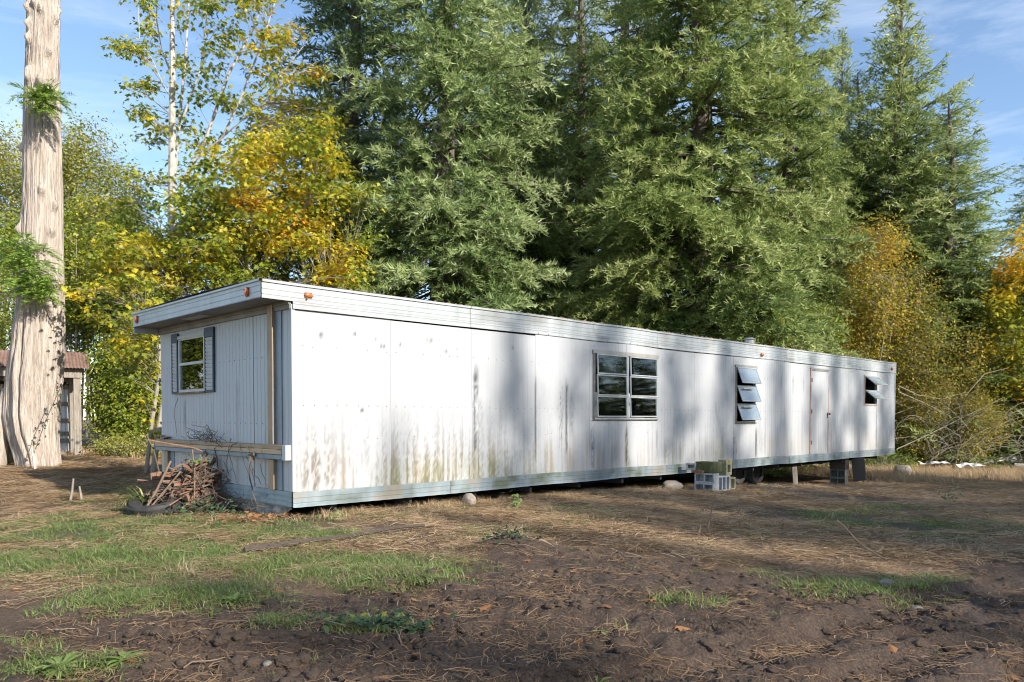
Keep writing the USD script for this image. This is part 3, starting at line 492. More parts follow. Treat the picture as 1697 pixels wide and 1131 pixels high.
# clearance lamps
def lamp(loc, ax):
    v, f = ico(1, 2); v = v * [.062, .030, .032]; v[:, 2] -= .25 * np.maximum(v[:, 0], 0); v[:, 2] *= np.where(v[:, 0] > 0, 1 - v[:, 0] / .062 * .55, 1)
    base = cbox(-.055, .045, -.004, .018, -.036, .030, .006); m2 = tube([(-.03, 0, -.03), (-.03, -.006, -.06)], .010)
    if ax == 'end': v, base, m2 = (rot((v, f), (0, 1, 0), 90)[0], rot(base, (0, 1, 0), 90), rot(m2, (0, 1, 0), 90)); R = lambda m: rot(m, (0, 0, 1), -90)
    else: R = lambda m: m
    l = part('marker_lamp', mv(R((v, f)), loc), M['amber'], home, smooth=True); part('lamp_base', mv(R(cat_([base, m2])), loc), M['rust'], l)
for t, z in ((.21, 2.60), (11.609, 2.52), (19.45, 2.55)): lamp((t, -.045, z), 'side')
for y, z in ((.30, 2.607), (4.06, 2.615)): lamp((-OV - .026, y, z), 'end')
# roof vents
def roof_z(y): return HT + .015 + .035 * (1 - ((y - WID / 2) / (WID / 2 + .03)) ** 2)
for t, y, s in ((12.65, .85, 1.0), (15.0, 1.3, .35)):
    z = roof_z(y) - .01
    b = part('roof_vent', mv(lathe([(.26 * s + .05, 0), (.22 * s, .04), (.13 * s, .075 * s), (.098 * s, .08 * s), (.098 * s, .09 * s)], 20), (t, y, z)), M['white_scrap'] if s < 1 else M['trim'], home, pv={'stain': np.zeros((100, 3))})
    if s == 1:
        part('vent_pipe', mv(lathe([(.092, .085), (.092, .135), (.112, .14), (.112, .235), (.095, .24)], 20), (t, y, z)), M['galv'], b)
        part('vent_collar', mv(lathe([(.095, .08), (.098, .085), (.098, .13), (.095, .134)], 20), (t, y, z)), M['rust'], b)
        part('vent_cap', mv(lathe([(.08, .242), (.14, .244), (.143, .257), (.075, .288), (0.001, .295)], 20), (t, y, z)), M['galv'], b)
    else: part('vent_cap', mv(lathe([(.12, .05), (.13, .07), (.001, .10)], 16), (t, y, z)), M['white_scrap'], b)
# chassis, axles and wheels in the dark underneath
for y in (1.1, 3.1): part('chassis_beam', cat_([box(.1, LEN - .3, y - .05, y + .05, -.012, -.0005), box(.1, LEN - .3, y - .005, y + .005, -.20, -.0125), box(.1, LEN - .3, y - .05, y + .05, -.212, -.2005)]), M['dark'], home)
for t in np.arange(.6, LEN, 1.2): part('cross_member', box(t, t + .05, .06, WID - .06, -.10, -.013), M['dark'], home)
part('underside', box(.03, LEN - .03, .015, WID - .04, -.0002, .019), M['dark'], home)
for t in (11.9, 12.75):
    zc = hg(t, .55) - HZ + .32
    for y in (.75, 3.4):
        wv = part('wheel', mv(rot(lathe([(.20, -.09), (.30, -.10), (.335, -.06), (.335, .06), (.30, .10), (.20, .09)], 24), (1, 0, 0), 90), (t, y, zc)), M['rubber'], home)
        part('rim', mv(rot(lathe([(.001, -.03), (.10, -.03), (.12, -.06), (.205, -.07), (.205, .07), (.001, .07)], 20), (1, 0, 0), 90), (t, y, zc)), M['dark'], wv)
# ---------------------------------------------------------------- blocks, stones and small things on the ground
def block_mesh(lx, ly, lz, axis, cores=2, wall=.032):
    "hollow concrete block: cores run along the axis 'x' or 'y'; base centred at the origin"
    a, d = (ly, lx) if axis == 'x' else (lx, ly); w = (a - wall * (cores + 1)) / cores
    ms = [cbox(-a / 2, a / 2, -d / 2, d / 2, 0, wall, .004), cbox(-a / 2, a / 2, -d / 2, d / 2, lz - wall, lz, .004)]
    for k in range(cores + 1):
        x = -a / 2 + k * (w + wall); ms.append(cbox(x, x + wall, -d / 2, d / 2, wall - .003, lz - wall + .003, .003))
    ms.append(box(-a / 2 + .01, a / 2 - .01, d * .28, d * .30, .01, lz - .01))
    m = cat_(ms); return rot(m, (0, 0, 1), -90) if axis == 'x' else m
def solid_block(lx, ly, lz, seed=0):
    t = trimesh.Trimesh(*cbox(-lx / 2, lx / 2, -ly / 2, ly / 2, 0, lz, .012)).subdivide_to_size(.06)
    v = np.array(t.vertices); return v + .012 * (meshkit.fbm(v * 14 + seed, 3, seed)[:, None] - .5), np.array(t.faces)
def block(label, mesh_, m, t, y, z, rz=0.0, group=None, name='concrete_block', cat='concrete block'):
    p = hw(t, y); x = thing(name, label, cat, (p[0], p[1], z), HROT + rz, group); part('block', mesh_, m, x); return x
g0 = hg(8.45, -.6) - .03
BX = block_mesh(.19, .42, .19, 'x'); BY = block_mesh(.40, .19, .19, 'y')
block('pale concrete block facing left, lowest under the trailer edge, grass at its foot', BX, M['concrete'], 8.395, -.595, g0)
block('pale concrete block facing left, resting on the lowest one', BX, M['concrete'], 8.40, -.60, g0 + .192, 2)
block('concrete block with three dark holes facing right, beside the pale pair', block_mesh(.42, .19, .30, 'y', 3), M['concrete'], 8.72, -.70, g0 + .02, -2)
block('low yellowed concrete block at the right end of the stack', block_mesh(.22, .2, .25, 'y', 1), M['lichen'], 9.06, -.68, g0 + .02, 4)
block('green mossy block lying on top of the block stack', solid_block(.26, .44, .21, 3), M['mossy'], 8.46, -.60, g0 + .386, -5)
t_ = block('upright lichen-stained block with one round hole, right end of the stack top', (lambda m: m)(cat_([cbox(-.11, .11, -.09, .09, 0, .06), cbox(-.11, .11, -.09, .09, .20, .30), cbox(-.11, -.055, -.09, .09, .06, .20), cbox(.055, .11, -.09, .09, .06, .20)])), M['lichen'], 8.90, -.70, g0 + .322, 0)
block('small white block end at the left of the mossy block', block_mesh(.12, .2, .13, 'x', 1), M['concrete'], 8.36, -.30, g0 + .43, 8)
x = thing('wood_shim', 'reddish wood shim between the mossy block and the pale blocks', 'wood shim', (*hw(8.30, -.47)[:2], g0 + .383), HROT - 6); part('shim', cbox(-.05, .05, -.13, .13, 0, .045, .004), M['brick'], x)
# far support under the right half
gs = hg(16.65, .32)
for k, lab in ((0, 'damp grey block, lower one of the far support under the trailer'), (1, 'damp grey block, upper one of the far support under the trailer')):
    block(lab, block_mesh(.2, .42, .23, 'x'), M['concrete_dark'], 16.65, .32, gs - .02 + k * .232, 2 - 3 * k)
capz = gs - .02 + 2 * .232
x = thing('wood_cribbing', 'dark wood cribbing between the far support blocks and the trailer', 'wood cribbing', (*hw(16.65, .32)[:2], capz + .002), HROT)
hh = max(.06, HZ - capz - .02)
for k in range(2): part('timber', cbox(-.12, .12, -.22, .22, k * hh / 2 + .001, (k + 1) * hh / 2 - .001, .005), M['darkwood'], x)
p = hw(16.95, -.06); x = thing('leaning_board', 'dark wide board leaning on the far support under the trailer', 'board', (p[0], p[1], HZ - .02), HROT, rxyz=(-10, 8, HROT))
part('board', cbox(-.03, .03, -.17, .17, -.62, 0, .006), M['darkwood'], x)
p = hw(13.35, -.02); x = thing('wood_stake', 'grey wood stake leaning under the trailer beside the wheels', 'stake', (p[0], p[1], hg(13.35, 0) - .05), rxyz=(12, -9, 0)); part('stake', cbox(-.06, .06, -.02, .02, 0, .55, .006), M['oldwood'], x)
def rock(label, x, y, s, seed, m=None, sink=.25):
    v, f = ico(1, 3); n = meshkit.fbm(v * 1.3 + seed, 4, seed); v = v * (.75 + .5 * n[:, None]) * s * (.72 if s[0] < .2 else .8); v = np.sign(v) * np.abs(v) ** .92
    t = thing('field_stone', label, 'stone', (x, y, gz(x, y) + s[2] * (1 - 2 * sink)), float(seed * 37 % 360)); part('stone', (v, f), m or M['stone'], t, smooth=True)
rock('pale rounded stone on the ground under the trailer skirt, left half', -.62, 11.22, np.array([.17, .11, .115]), 3)
rock('flat pale stone in the shadow left of the block stack', 3.13, 15.1, np.array([.22, .13, .12]), 5)
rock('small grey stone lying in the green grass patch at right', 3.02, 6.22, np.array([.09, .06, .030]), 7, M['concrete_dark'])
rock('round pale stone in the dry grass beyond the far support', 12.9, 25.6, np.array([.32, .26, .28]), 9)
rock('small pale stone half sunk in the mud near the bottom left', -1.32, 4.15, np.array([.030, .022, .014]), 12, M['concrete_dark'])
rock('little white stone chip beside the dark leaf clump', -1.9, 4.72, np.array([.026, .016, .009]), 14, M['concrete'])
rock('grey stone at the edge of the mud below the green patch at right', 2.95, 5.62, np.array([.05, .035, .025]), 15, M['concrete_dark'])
# pole on the ground
a = np.array([-1.0, 8.80]); b = np.array([-2.20, 7.62]); pts = []
for s in np.linspace(0, 1, 14): q = a + (b - a) * s + [0, .01 * math.sin(s * 9)]; pts.append([q[0], q[1], base_h(q[0], q[1]) + .055 + .012 * math.sin(s * 7)])
x = thing('fallen_pole', 'long thin dark pole lying in the straw before the trailer corner', 'pole'); part('pole', tube(pts, np.linspace(.018, .026, 14), 7), M['darkwood'], x)
pts = [[-2.12, 7.66, gz(-2.12, 7.66) + .03], [-2.3, 7.55, gz(-2.3, 7.55) + .025], [-2.55, 7.36, gz(-2.55, 7.36) + .03]]
x = thing('board_scrap', 'flat dark board scrap at the left end of the fallen pole', 'board'); part('board', (lambda m: (m[0] * [1, 1, 1], m[1]))(tube(pts, .04, 4)), M['darkwood'], x)
# white bits and a line on the far ground
def strip(name, label, cat, pts, r, m, sides=6):
    x = thing(name, label, cat); part('stem', tube(pts, r, sides), m, x); return x
def on(x, y, h=.02): return [x, y, gz(x, y) + h]
for i, (px, py, l, an, r, lab, mm) in enumerate([(1.35, 8.6, .9, 20, .008, 'thin pale stick lying before the sunlit bare patch', 'branch'), (2.25, 8.9, .35, 70, .010, 'short tan stalk standing up from the sunlit straw', 'branch'), (-1.9, 4.95, .55, 15, .006, 'thin straw-coloured stick lying left of the dark leaf clump', 'branch'), (.25, 7.9, .6, 40, .009, 'dark twig sticking out of the little mud mound', 'vine'),
        (-.15, 7.3, .5, -25, .007, 'brown twig lying across the front of the mud mound', 'branch'), (-.65, 4.55, .3, 115, .006, 'tan stick lying in the mud in front of the dark leaf clump', 'branch'), (-1.75, 4.1, .22, 32, .005, 'thin stick at the bottom left among the weeds', 'branch'), (3.9, 4.9, .4, 60, .006, 'thin stick in the mud at lower right', 'branch'), (5.1, 9.2, 1.3, 8, .010, 'long brown stick lying in the grass at right', 'branch'),
        (3.6, 7.5, .5, 130, .008, 'brown twig angled up from the straw above the green patch', 'branch'), (-7.6, 12.6, .8, -30, .012, 'dark stick at the edge of the trailer shadow', 'vine'), (-5.9, 12.9, .9, 20, .014, 'dark stick lying left of the brush pile in shadow', 'vine')]):
    d = np.array([math.cos(math.radians(an)), math.sin(math.radians(an))]); up_ = .3 if 'up' in lab else .02
    pts = [[px + d[0] * l * s, py + d[1] * l * s * .8, gz(px + d[0] * l * s, py + d[1] * l * s * .8) + .025 + up_ * s + .02 * math.sin(s * 5 + i)] for s in np.linspace(0, 1, 6)]
    strip('fallen_stick', lab, 'stick', pts, np.linspace(r, r * .5, 6), M[mm])
# two wooden stakes before the brush pile
for (sx, sy, h, tl, lab) in ((-7.0, 12.25, .42, 10, 'taller weathered stake standing in the grass left of the brush pile'), (-6.78, 12.2, .30, -6, 'shorter weathered stake standing in the grass left of the brush pile')):
    x = thing('wood_stake', lab, 'stake', (sx, sy, gz(sx, sy) - .05), rxyz=(3, tl, 0)); part('stake', tube([(0, 0, 0), (.01, 0, h * .5), (0, .01, h)], [.022, .02, .014], 6), M['oldwood'], x)

# ---------------------------------------------------------------- brush pile, tyre and vines at the end wall
PX, PY = -4.42, 10.80; PZ = gz(PX, PY)
px_ = thing('brush_pile', 'heap of broken branches and split reddish wood against the trailer end', 'brush pile', (PX, PY, PZ))
r = np.random.default_rng(5)
for i in range(110):
    ph = r.uniform(0, 2 * np.pi); rad = abs(r.normal(0, .22)); hc = max(.04, .64 * (1 - (rad / .75) ** 1.3) * r.uniform(.35, 1.0))
    c = np.array([rad * math.cos(ph) * 1.05, rad * math.sin(ph) * .7, hc]); l = r.uniform(.25, .85)
    az = r.uniform(0, np.pi) if r.random() < .35 else r.normal(.9, .45); el = r.normal(.15, .4); d = np.array([math.cos(az) * math.cos(el), math.sin(az) * math.cos(el) * .6, math.sin(el) + .12 * (r.random() - .3)])
    w = r.uniform(.006, .026) if i % 4 else r.uniform(.02, .034)
    if i % 3 == 0:
        m = cbox(-l / 2, l / 2, -w * 1.5, w * 1.5, -w * .6, w * .6, .003); m = rot(m, (1, 0, 0), r.uniform(0, 180)); m = rot(m, (0, 1, 0), -math.degrees(el)); m = mv(rot(m, (0, 0, 1), math.degrees(az)), c); part('split_board', m, M['branch_red'], px_)
    else:
        b_ = r.normal(0, .06, 3); pts = [c + d * l * s + b_ * math.sin((s + .5) * 3.1) for s in np.linspace(-.5, .5, 6)]
        pts = [[p[0], p[1], max(p[2], .015)] for p in pts]; part('branch', tube(pts, np.linspace(w, w * .55, 6), 6), M['branch' if i % 5 else 'branch_red'], px_)
for pts, w, mm in (([(-.60, -.1, .98), (-.45, 0, .94), (-.05, .1, .86), (.15, .1, .78)], .013, 'branch_red'), ([(-.72, .1, 1.05), (-.62, .1, .85), (-.55, .15, .45)], .011, 'vine'), ([(-.80, 0, .42), (-.5, .05, .38), (-.2, .1, .33)], .014, 'branch_red'), ([(.05, -.2, .85), (.10, -.25, .55), (.16, -.42, .08)], .010, 'branch'), ([(-.2, -.3, .7), (-.35, -.42, .3), (-.48, -.5, .03)], .016, 'branch'), ([(.05, -.25, .72), (-.2, -.42, .35), (-.42, -.52, .05)], .012, 'branch')):
    part('branch', tube(pts, w, 6), M[mm], px_)
tw = []
for i in range(420):
    ph = r.uniform(0, 2 * np.pi); rad = abs(r.normal(0, .34)) + (.12 if i % 3 == 0 else 0); c = np.array([rad * math.cos(ph) * 1.15 + (.35 if i % 3 == 0 else 0), rad * math.sin(ph) * .7, max(.03, .66 * (1 - (rad / .85) ** 1.2) * r.uniform(.3, 1.05))])
    d = r.normal(0, 1, 3) * [1, .7, .7]; d /= np.linalg.norm(d); l = r.uniform(.12, .5); b_ = r.normal(0, .06, 3)
    pts = [c + d * l * s + b_ * math.sin((s + .5) * 3.1) for s in np.linspace(-.5, .5, 4)]; tw.append(tube([[p[0], p[1], max(p[2], .01)] for p in pts], np.linspace(.005, .0025, 4), 4, False))
part('twigs', cat_(tw), M['vine'], px_, kind='stuff')
# tyre lying under the pile
ty = thing('old_tyre', 'old black tyre with block tread lying under the left of the brush pile', 'tyre', (-4.86, 10.55, gz(-4.86, 10.55) + .11), rxyz=(14, -6, 20))
part('tyre', lathe([(.20, -.07), (.26, -.10), (.32, -.095), (.345, -.05), (.345, .05), (.32, .095), (.26, .10), (.20, .07), (.19, 0), (.20, -.07)], 36), M['rubber'], ty)
tb = []
for row in range(4):
    for k in range(44):
        z = -.062 + row * .033; tb.append(rot(box(.343, .353, -.019, .019, z, z + .026), (0, 0, 1), (k + .5 * (row % 2)) * 360 / 44))
part('tread', cat_(tb), M['rubber'], ty, kind='stuff')
# dead vines hanging over the bumper rail
dv = thing('dead_vine', 'dead brown vine strands hanging over the bumper rail on the trailer end', 'vine', (HX, HY, HZ), HROT)
r = np.random.default_rng(8)
for y0, x0, z0, y1, z1, w in ((.86, -.13, .60, .78, -.02, .012), (.84, -.12, .60, .62, .22, .006), (.82, -.12, .58, .70, .10, .005), (1.35, -.10, .76, 1.75, .35, .005), (1.2, -.10, .74, 1.05, .30, .004), (1.55, -.1, .73, 1.42, .25, .004), (1.0, -.1, .72, .93, .33, .004), (.63, -.1, .70, .52, .2, .005), (1.85, -.1, .72, 2.1, .4, .004), (2.1, -.1, .75, 1.7, .62, .006), (3.42, -.05, 1.40, 3.60, .80, .004)):
    pts = [[x0 - .05 * math.sin(s * 3.1) + r.normal(0, .006) + (.05 * s if z0 > .7 else .05 * s), y0 + (y1 - y0) * s + r.normal(0, .014), z0 + (z1 - z0) * s + .06 * math.sin(s * 3.1) * (z0 > .7)] for s in np.linspace(0, 1, 9)]
    part('strand', tube(pts, np.linspace(w, w * .5, 9), 5), M['vine'], dv)
tw = []
for i in range(150):
    y = r.normal(2.3, .3) if i % 2 else r.uniform(.5, 2.2); z = (.78 + abs(r.normal(0, .07))) if i % 2 else r.uniform(-.14, .06); c = np.array([-.09 - r.random() * .06, y, z]); d = r.normal(0, 1, 3); d /= np.linalg.norm(d); l = r.uniform(.06, .22)
    tw.append(tube([c - d * l / 2, c + r.normal(0, .015, 3), c + d * l / 2], [.003, .003, .002], 4, False))
part('tangle', cat_(tw), M['vine'], dv, kind='stuff')
x = thing('scrap_shingle', 'curled grey scrap resting on the left end of the bumper rail', 'scrap', hw(-.05, 4.0, .76), HROT); part('sheet', rot(cat_([box(-.04, .04, -.2, .12, 0, .012), rot(box(-.04, .04, -.08, .1, .012, .022), (1, 0, 0), 28)]), (1, 0, 0), -8), M['oldwood'], x)

# ---------------------------------------------------------------- the shed behind the cedar
SX, SY = -11.75, 21.0; sz0 = gz(SX, SY)
sh = thing('open_shed', 'open wooden shed with rusty tin roof behind the big bare trunk', 'shed', (SX, SY, sz0), 31.0)
part('post', cbox(-.09, .09, -.09, .09, -.1, 2.25, .01), M['oldwood'], sh); part('post', cbox(-3.6, -3.42, -.09, .09, -.1, 2.4, .01), M['oldwood'], sh)
part('eave_beam', cbox(-3.8, .12, -.125, -.091, 2.12, 2.36, .008), M['oldwood'], sh)
for k, z in enumerate((.42, .62, .98, 1.44, 1.90, 2.1)): part('girt', cbox(-3.4, -.12, .92 + .0 * k, .97, z - .05, z + .05, .006), M['oldwood'], sh)
for k in range(4):
    xs_ = np.linspace(-3.5 + k * .87, -3.5 + k * .87 + .86, 60); prof = [(q, 1.0 + .012 * math.sin(q * 70)) for q in xs_]
    part('wall_sheet', extrude(prof, 0.05, 1.86, 'z', closed=False), M['white_tin'], sh)
part('side_post', cbox(-.16, -.05, .86, .97, -.1, 2.3, .01), M['oldwood'], sh); part('back_panel', box(-3.5, -.1, 2.9, 2.93, 0, 2.8), M['darkwood'], sh)
part('base_board', cbox(-3.4, -.2, .60, .66, -.05, .12, .006), M['oldwood'], sh)
for k in range(5):
    x0 = -4.0 + k * .86; prof = [(q, .012 * math.sin(q * 75)) for q in np.linspace(x0, x0 + .85, 48)]
    v, f = extrude(prof, 0, 1.9, 'y', closed=False); v = np.c_[v[:, 0], v[:, 1], v[:, 2]]; m = mv(rot((v, f), (1, 0, 0), 17), (0, -.32, 2.36 + .003 * k))
    part('roof_sheet', m, M['tin_rust'] if k in (2, 4, 0) else M['tin'], sh)
    v, f = extrude(prof, 0, 1.9, 'y', closed=False); m = mv(rot((v, f), (1, 0, 0), -17), (0, 1.5, 2.915 + .003 * k)); part('roof_sheet', m, M['tin_rust'], sh)
part('gable_board', cbox(.14, .17, -.1, 1.3, 2.24, 2.36, .004), M['oldwood'], sh)
x = thing('bent_wire', 'bent rusty wire hanging at the shed post', 'wire', (SX - .55, SY - .25, sz0 + 1.1)); part('wire', tube([(.25, 0, .05), (.05, 0, .35), (.02, 0, .6), (.10, 0, .85)], .015, 5), M['rust'], x)

# ---------------------------------------------------------------- log, rubbish on the right
for lab, pts, rr in (('bleached fallen log lying before the thicket at far right', [(17.6, 30.6, .15), (18.6, 31.0, .24), (19.6, 31.2, .36), (21.0, 31.4, .48)], [.04, .09, .13, .17]), ('thinner bleached log crossing below the fallen log at far right', [(19.7, 30.4, .22), (20.4, 30.0, .15), (21.6, 29.6, .14)], [.10, .11, .12])):
    pts = [(p[0], p[1], gz(p[0], p[1]) + p[2]) for p in pts]
    x = thing('fallen_log', lab, 'log'); part('log', tube(pts, rr, 9), M['bleached'], x)
    if rr[0] < .09:
        for q in ((18.4, 31.0, .3, .5, .1, .55), (18.9, 31.0, .35, -.3, -.2, .5), (17.9, 30.7, .2, .7, -.3, .1)):
            z = gz(q[0], q[1]) + q[2]; part('stub', tube([(q[0], q[1], z), (q[0] + q[3], q[1] + q[4], z + q[5])], [.05, .02], 6), M['bleached'], x)
r = np.random.default_rng(21)
for i, (sx, sy, lab) in enumerate(((15.9, 29.2, 'crumpled white scrap sheet in the dry grass, left of two'), (16.9, 28.6, 'crumpled white scrap sheet in the dry grass, nearest the log'))):
    A, B = np.meshgrid(np.linspace(-.45, .45, 14), np.linspace(-.3, .3, 9)); Z = .12 + .35 * meshkit.fbm(np.stack([A * 2.2, B * 2.2, A * 0 + i], -1), 3, 30 + i)
    q = (np.arange(8)[:, None] * 14 + np.arange(13)[None]).ravel(); x = thing('scrap_sheet', lab, 'scrap sheet', (sx, sy, gz(sx, sy)), 20 * i); part('sheet', (np.stack([A, B, Z], -1).reshape(-1, 3), np.c_[q, q + 1, q + 15, q + 14]), M['white_scrap'], x)
# ---------------------------------------------------------------- plants
def unit(a): return a / (np.linalg.norm(a, axis=-1, keepdims=True) + 1e-12)
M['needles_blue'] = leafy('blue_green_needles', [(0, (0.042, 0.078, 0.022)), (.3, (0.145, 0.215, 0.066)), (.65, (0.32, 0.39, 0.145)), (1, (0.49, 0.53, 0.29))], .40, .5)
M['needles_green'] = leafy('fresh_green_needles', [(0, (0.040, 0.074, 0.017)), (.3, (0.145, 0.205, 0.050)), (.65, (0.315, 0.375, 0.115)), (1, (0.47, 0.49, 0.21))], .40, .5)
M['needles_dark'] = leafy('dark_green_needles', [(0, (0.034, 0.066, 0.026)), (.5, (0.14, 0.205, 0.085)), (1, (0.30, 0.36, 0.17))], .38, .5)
M['cedar_green'] = leafy('bright_cedar_sprays', [(0, (0.06, 0.12, 0.015)), (.5, (0.16, 0.27, 0.035)), (1, (0.30, 0.40, 0.075))], .35, .5)
M['maple_leaf'] = leafy('autumn_maple_leaves', [(0, (0.045, 0.080, 0.012)), (.35, (0.15, 0.21, 0.026)), (.55, (0.34, 0.35, 0.034)), (.75, (0.68, 0.53, 0.04)), (.92, (0.78, 0.56, 0.045)), (1, (0.76, 0.44, 0.05))], .48, .5)
M['shrub_leaf'] = leafy('green_shrub_leaves', [(0, (0.035, 0.065, 0.012)), (.4, (0.14, 0.20, 0.028)), (.75, (0.32, 0.36, 0.045)), (1, (0.54, 0.48, 0.06))], .45, .45)
M['alder_leaf'] = leafy('pale_alder_leaves', [(0, (0.09, 0.12, 0.02)), (.45, (0.25, 0.28, 0.05)), (.8, (0.44, 0.41, 0.08)), (1, (0.60, 0.48, 0.12))], .45, .5)
M['willow_leaf'] = leafy('yellow_willow_leaves', [(0, (0.09, 0.11, 0.02)), (.35, (0.28, 0.26, 0.035)), (.7, (0.54, 0.39, 0.05)), (1, (0.60, 0.30, 0.055))], .45, .5)
M['grass'] = leafy('green_grass_blades', [(0, (0.06, 0.10, 0.025)), (.4, (0.13, 0.205, 0.048)), (.7, (0.26, 0.30, 0.10)), (1, (0.48, 0.42, 0.22))], .3, .5)
M['straw'] = leafy('dry_straw', [(0, (0.12, 0.070, 0.038)), (.4, (0.30, 0.185, 0.095)), (.75, (0.48, 0.335, 0.185)), (1, (0.62, 0.50, 0.33))], .15, .7)
M['weed'] = leafy('dark_weed_leaves', [(0, (0.018, 0.042, 0.018)), (.5, (0.045, 0.085, 0.035)), (1, (0.10, 0.15, 0.07))], .25, .45)
M['dead_leaf'] = leafy('fallen_brown_leaves', [(0, (0.09, 0.045, 0.025)), (.5, (0.24, 0.11, 0.045)), (1, (0.40, 0.20, 0.08))], .2, .7)
M['clod'] = rough('dark_soil_clod', (0.04, 0.027, 0.019), (0.14, 0.096, 0.068), 20.0, 0.95, 0.8, 80, dist=.01)

def blades(p, d, n, l, w, tone, thin=False):
    "thin diamond shaped blades: base p, direction d, face normal n"
    s = unit(np.cross(d, n)); l = l[:, None]; w = w[:, None]
    if thin:
        v = np.stack([p + s * w * .5, p + d * l, p - s * w * .5], 1).reshape(-1, 3); return v, np.arange(len(p) * 3).reshape(-1, 3), np.repeat(tone, 3)
    v = np.stack([p, p + d * l * .45 + s * w * .5, p + d * l, p + d * l * .45 - s * w * .5], 1).reshape(-1, 3)
    b = np.arange(len(p))[:, None] * 4; f = np.vstack([b + [0, 1, 2], b + [0, 2, 3]]); return v, f, np.repeat(tone, 4)
MAPLE = np.array([(0, 0), (.34, -.06), (.17, .19), (.56, .40), (.20, .46), (.24, .70), (0, 1), (-.24, .70), (-.20, .46), (-.56, .40), (-.17, .19), (-.34, -.06)])
def leaves(c, n, up, size, tone, shape):
    "leaf blades at centres c; n = face normals, up = the way the tip points"
    a = unit(np.cross(up, n)); t = unit(np.cross(n, a))
    T = {'maple': MAPLE, 'oval': np.array([(0, 0), (.30, .45), (0, 1), (-.30, .45)]), 'narrow': np.array([(0, 0), (.13, .4), (0, 1), (-.13, .4)])}[shape]
    k = len(T); z = -.28 * np.abs(T[:, 0]) - .12 * (T[:, 1] - .4) ** 2
    v = c[:, None] + size[:, None, None] * (T[None, :, :1] * a[:, None] + (T[None, :, 1:] - .45) * t[:, None] + z[None, :, None] * n[:, None])
    b = np.arange(len(c))[:, None] * k
    if shape == 'maple': tri = [(0, i, i + 1) for i in range(1, k - 1)]
    else: tri = [(0, 1, 2), (0, 2, 3)]
    return v.reshape(-1, 3), np.vstack([b + list(q) for q in tri]), np.repeat(tone, k)
def along(P, idx, k):
    "points at fraction k of polylines P[idx]"
    n = P.shape[1] - 1; j = np.minimum((k * n).astype(int), n - 1); t = (k * n - j)[:, None]; return P[idx, j] * (1 - t) + P[idx, j + 1] * t
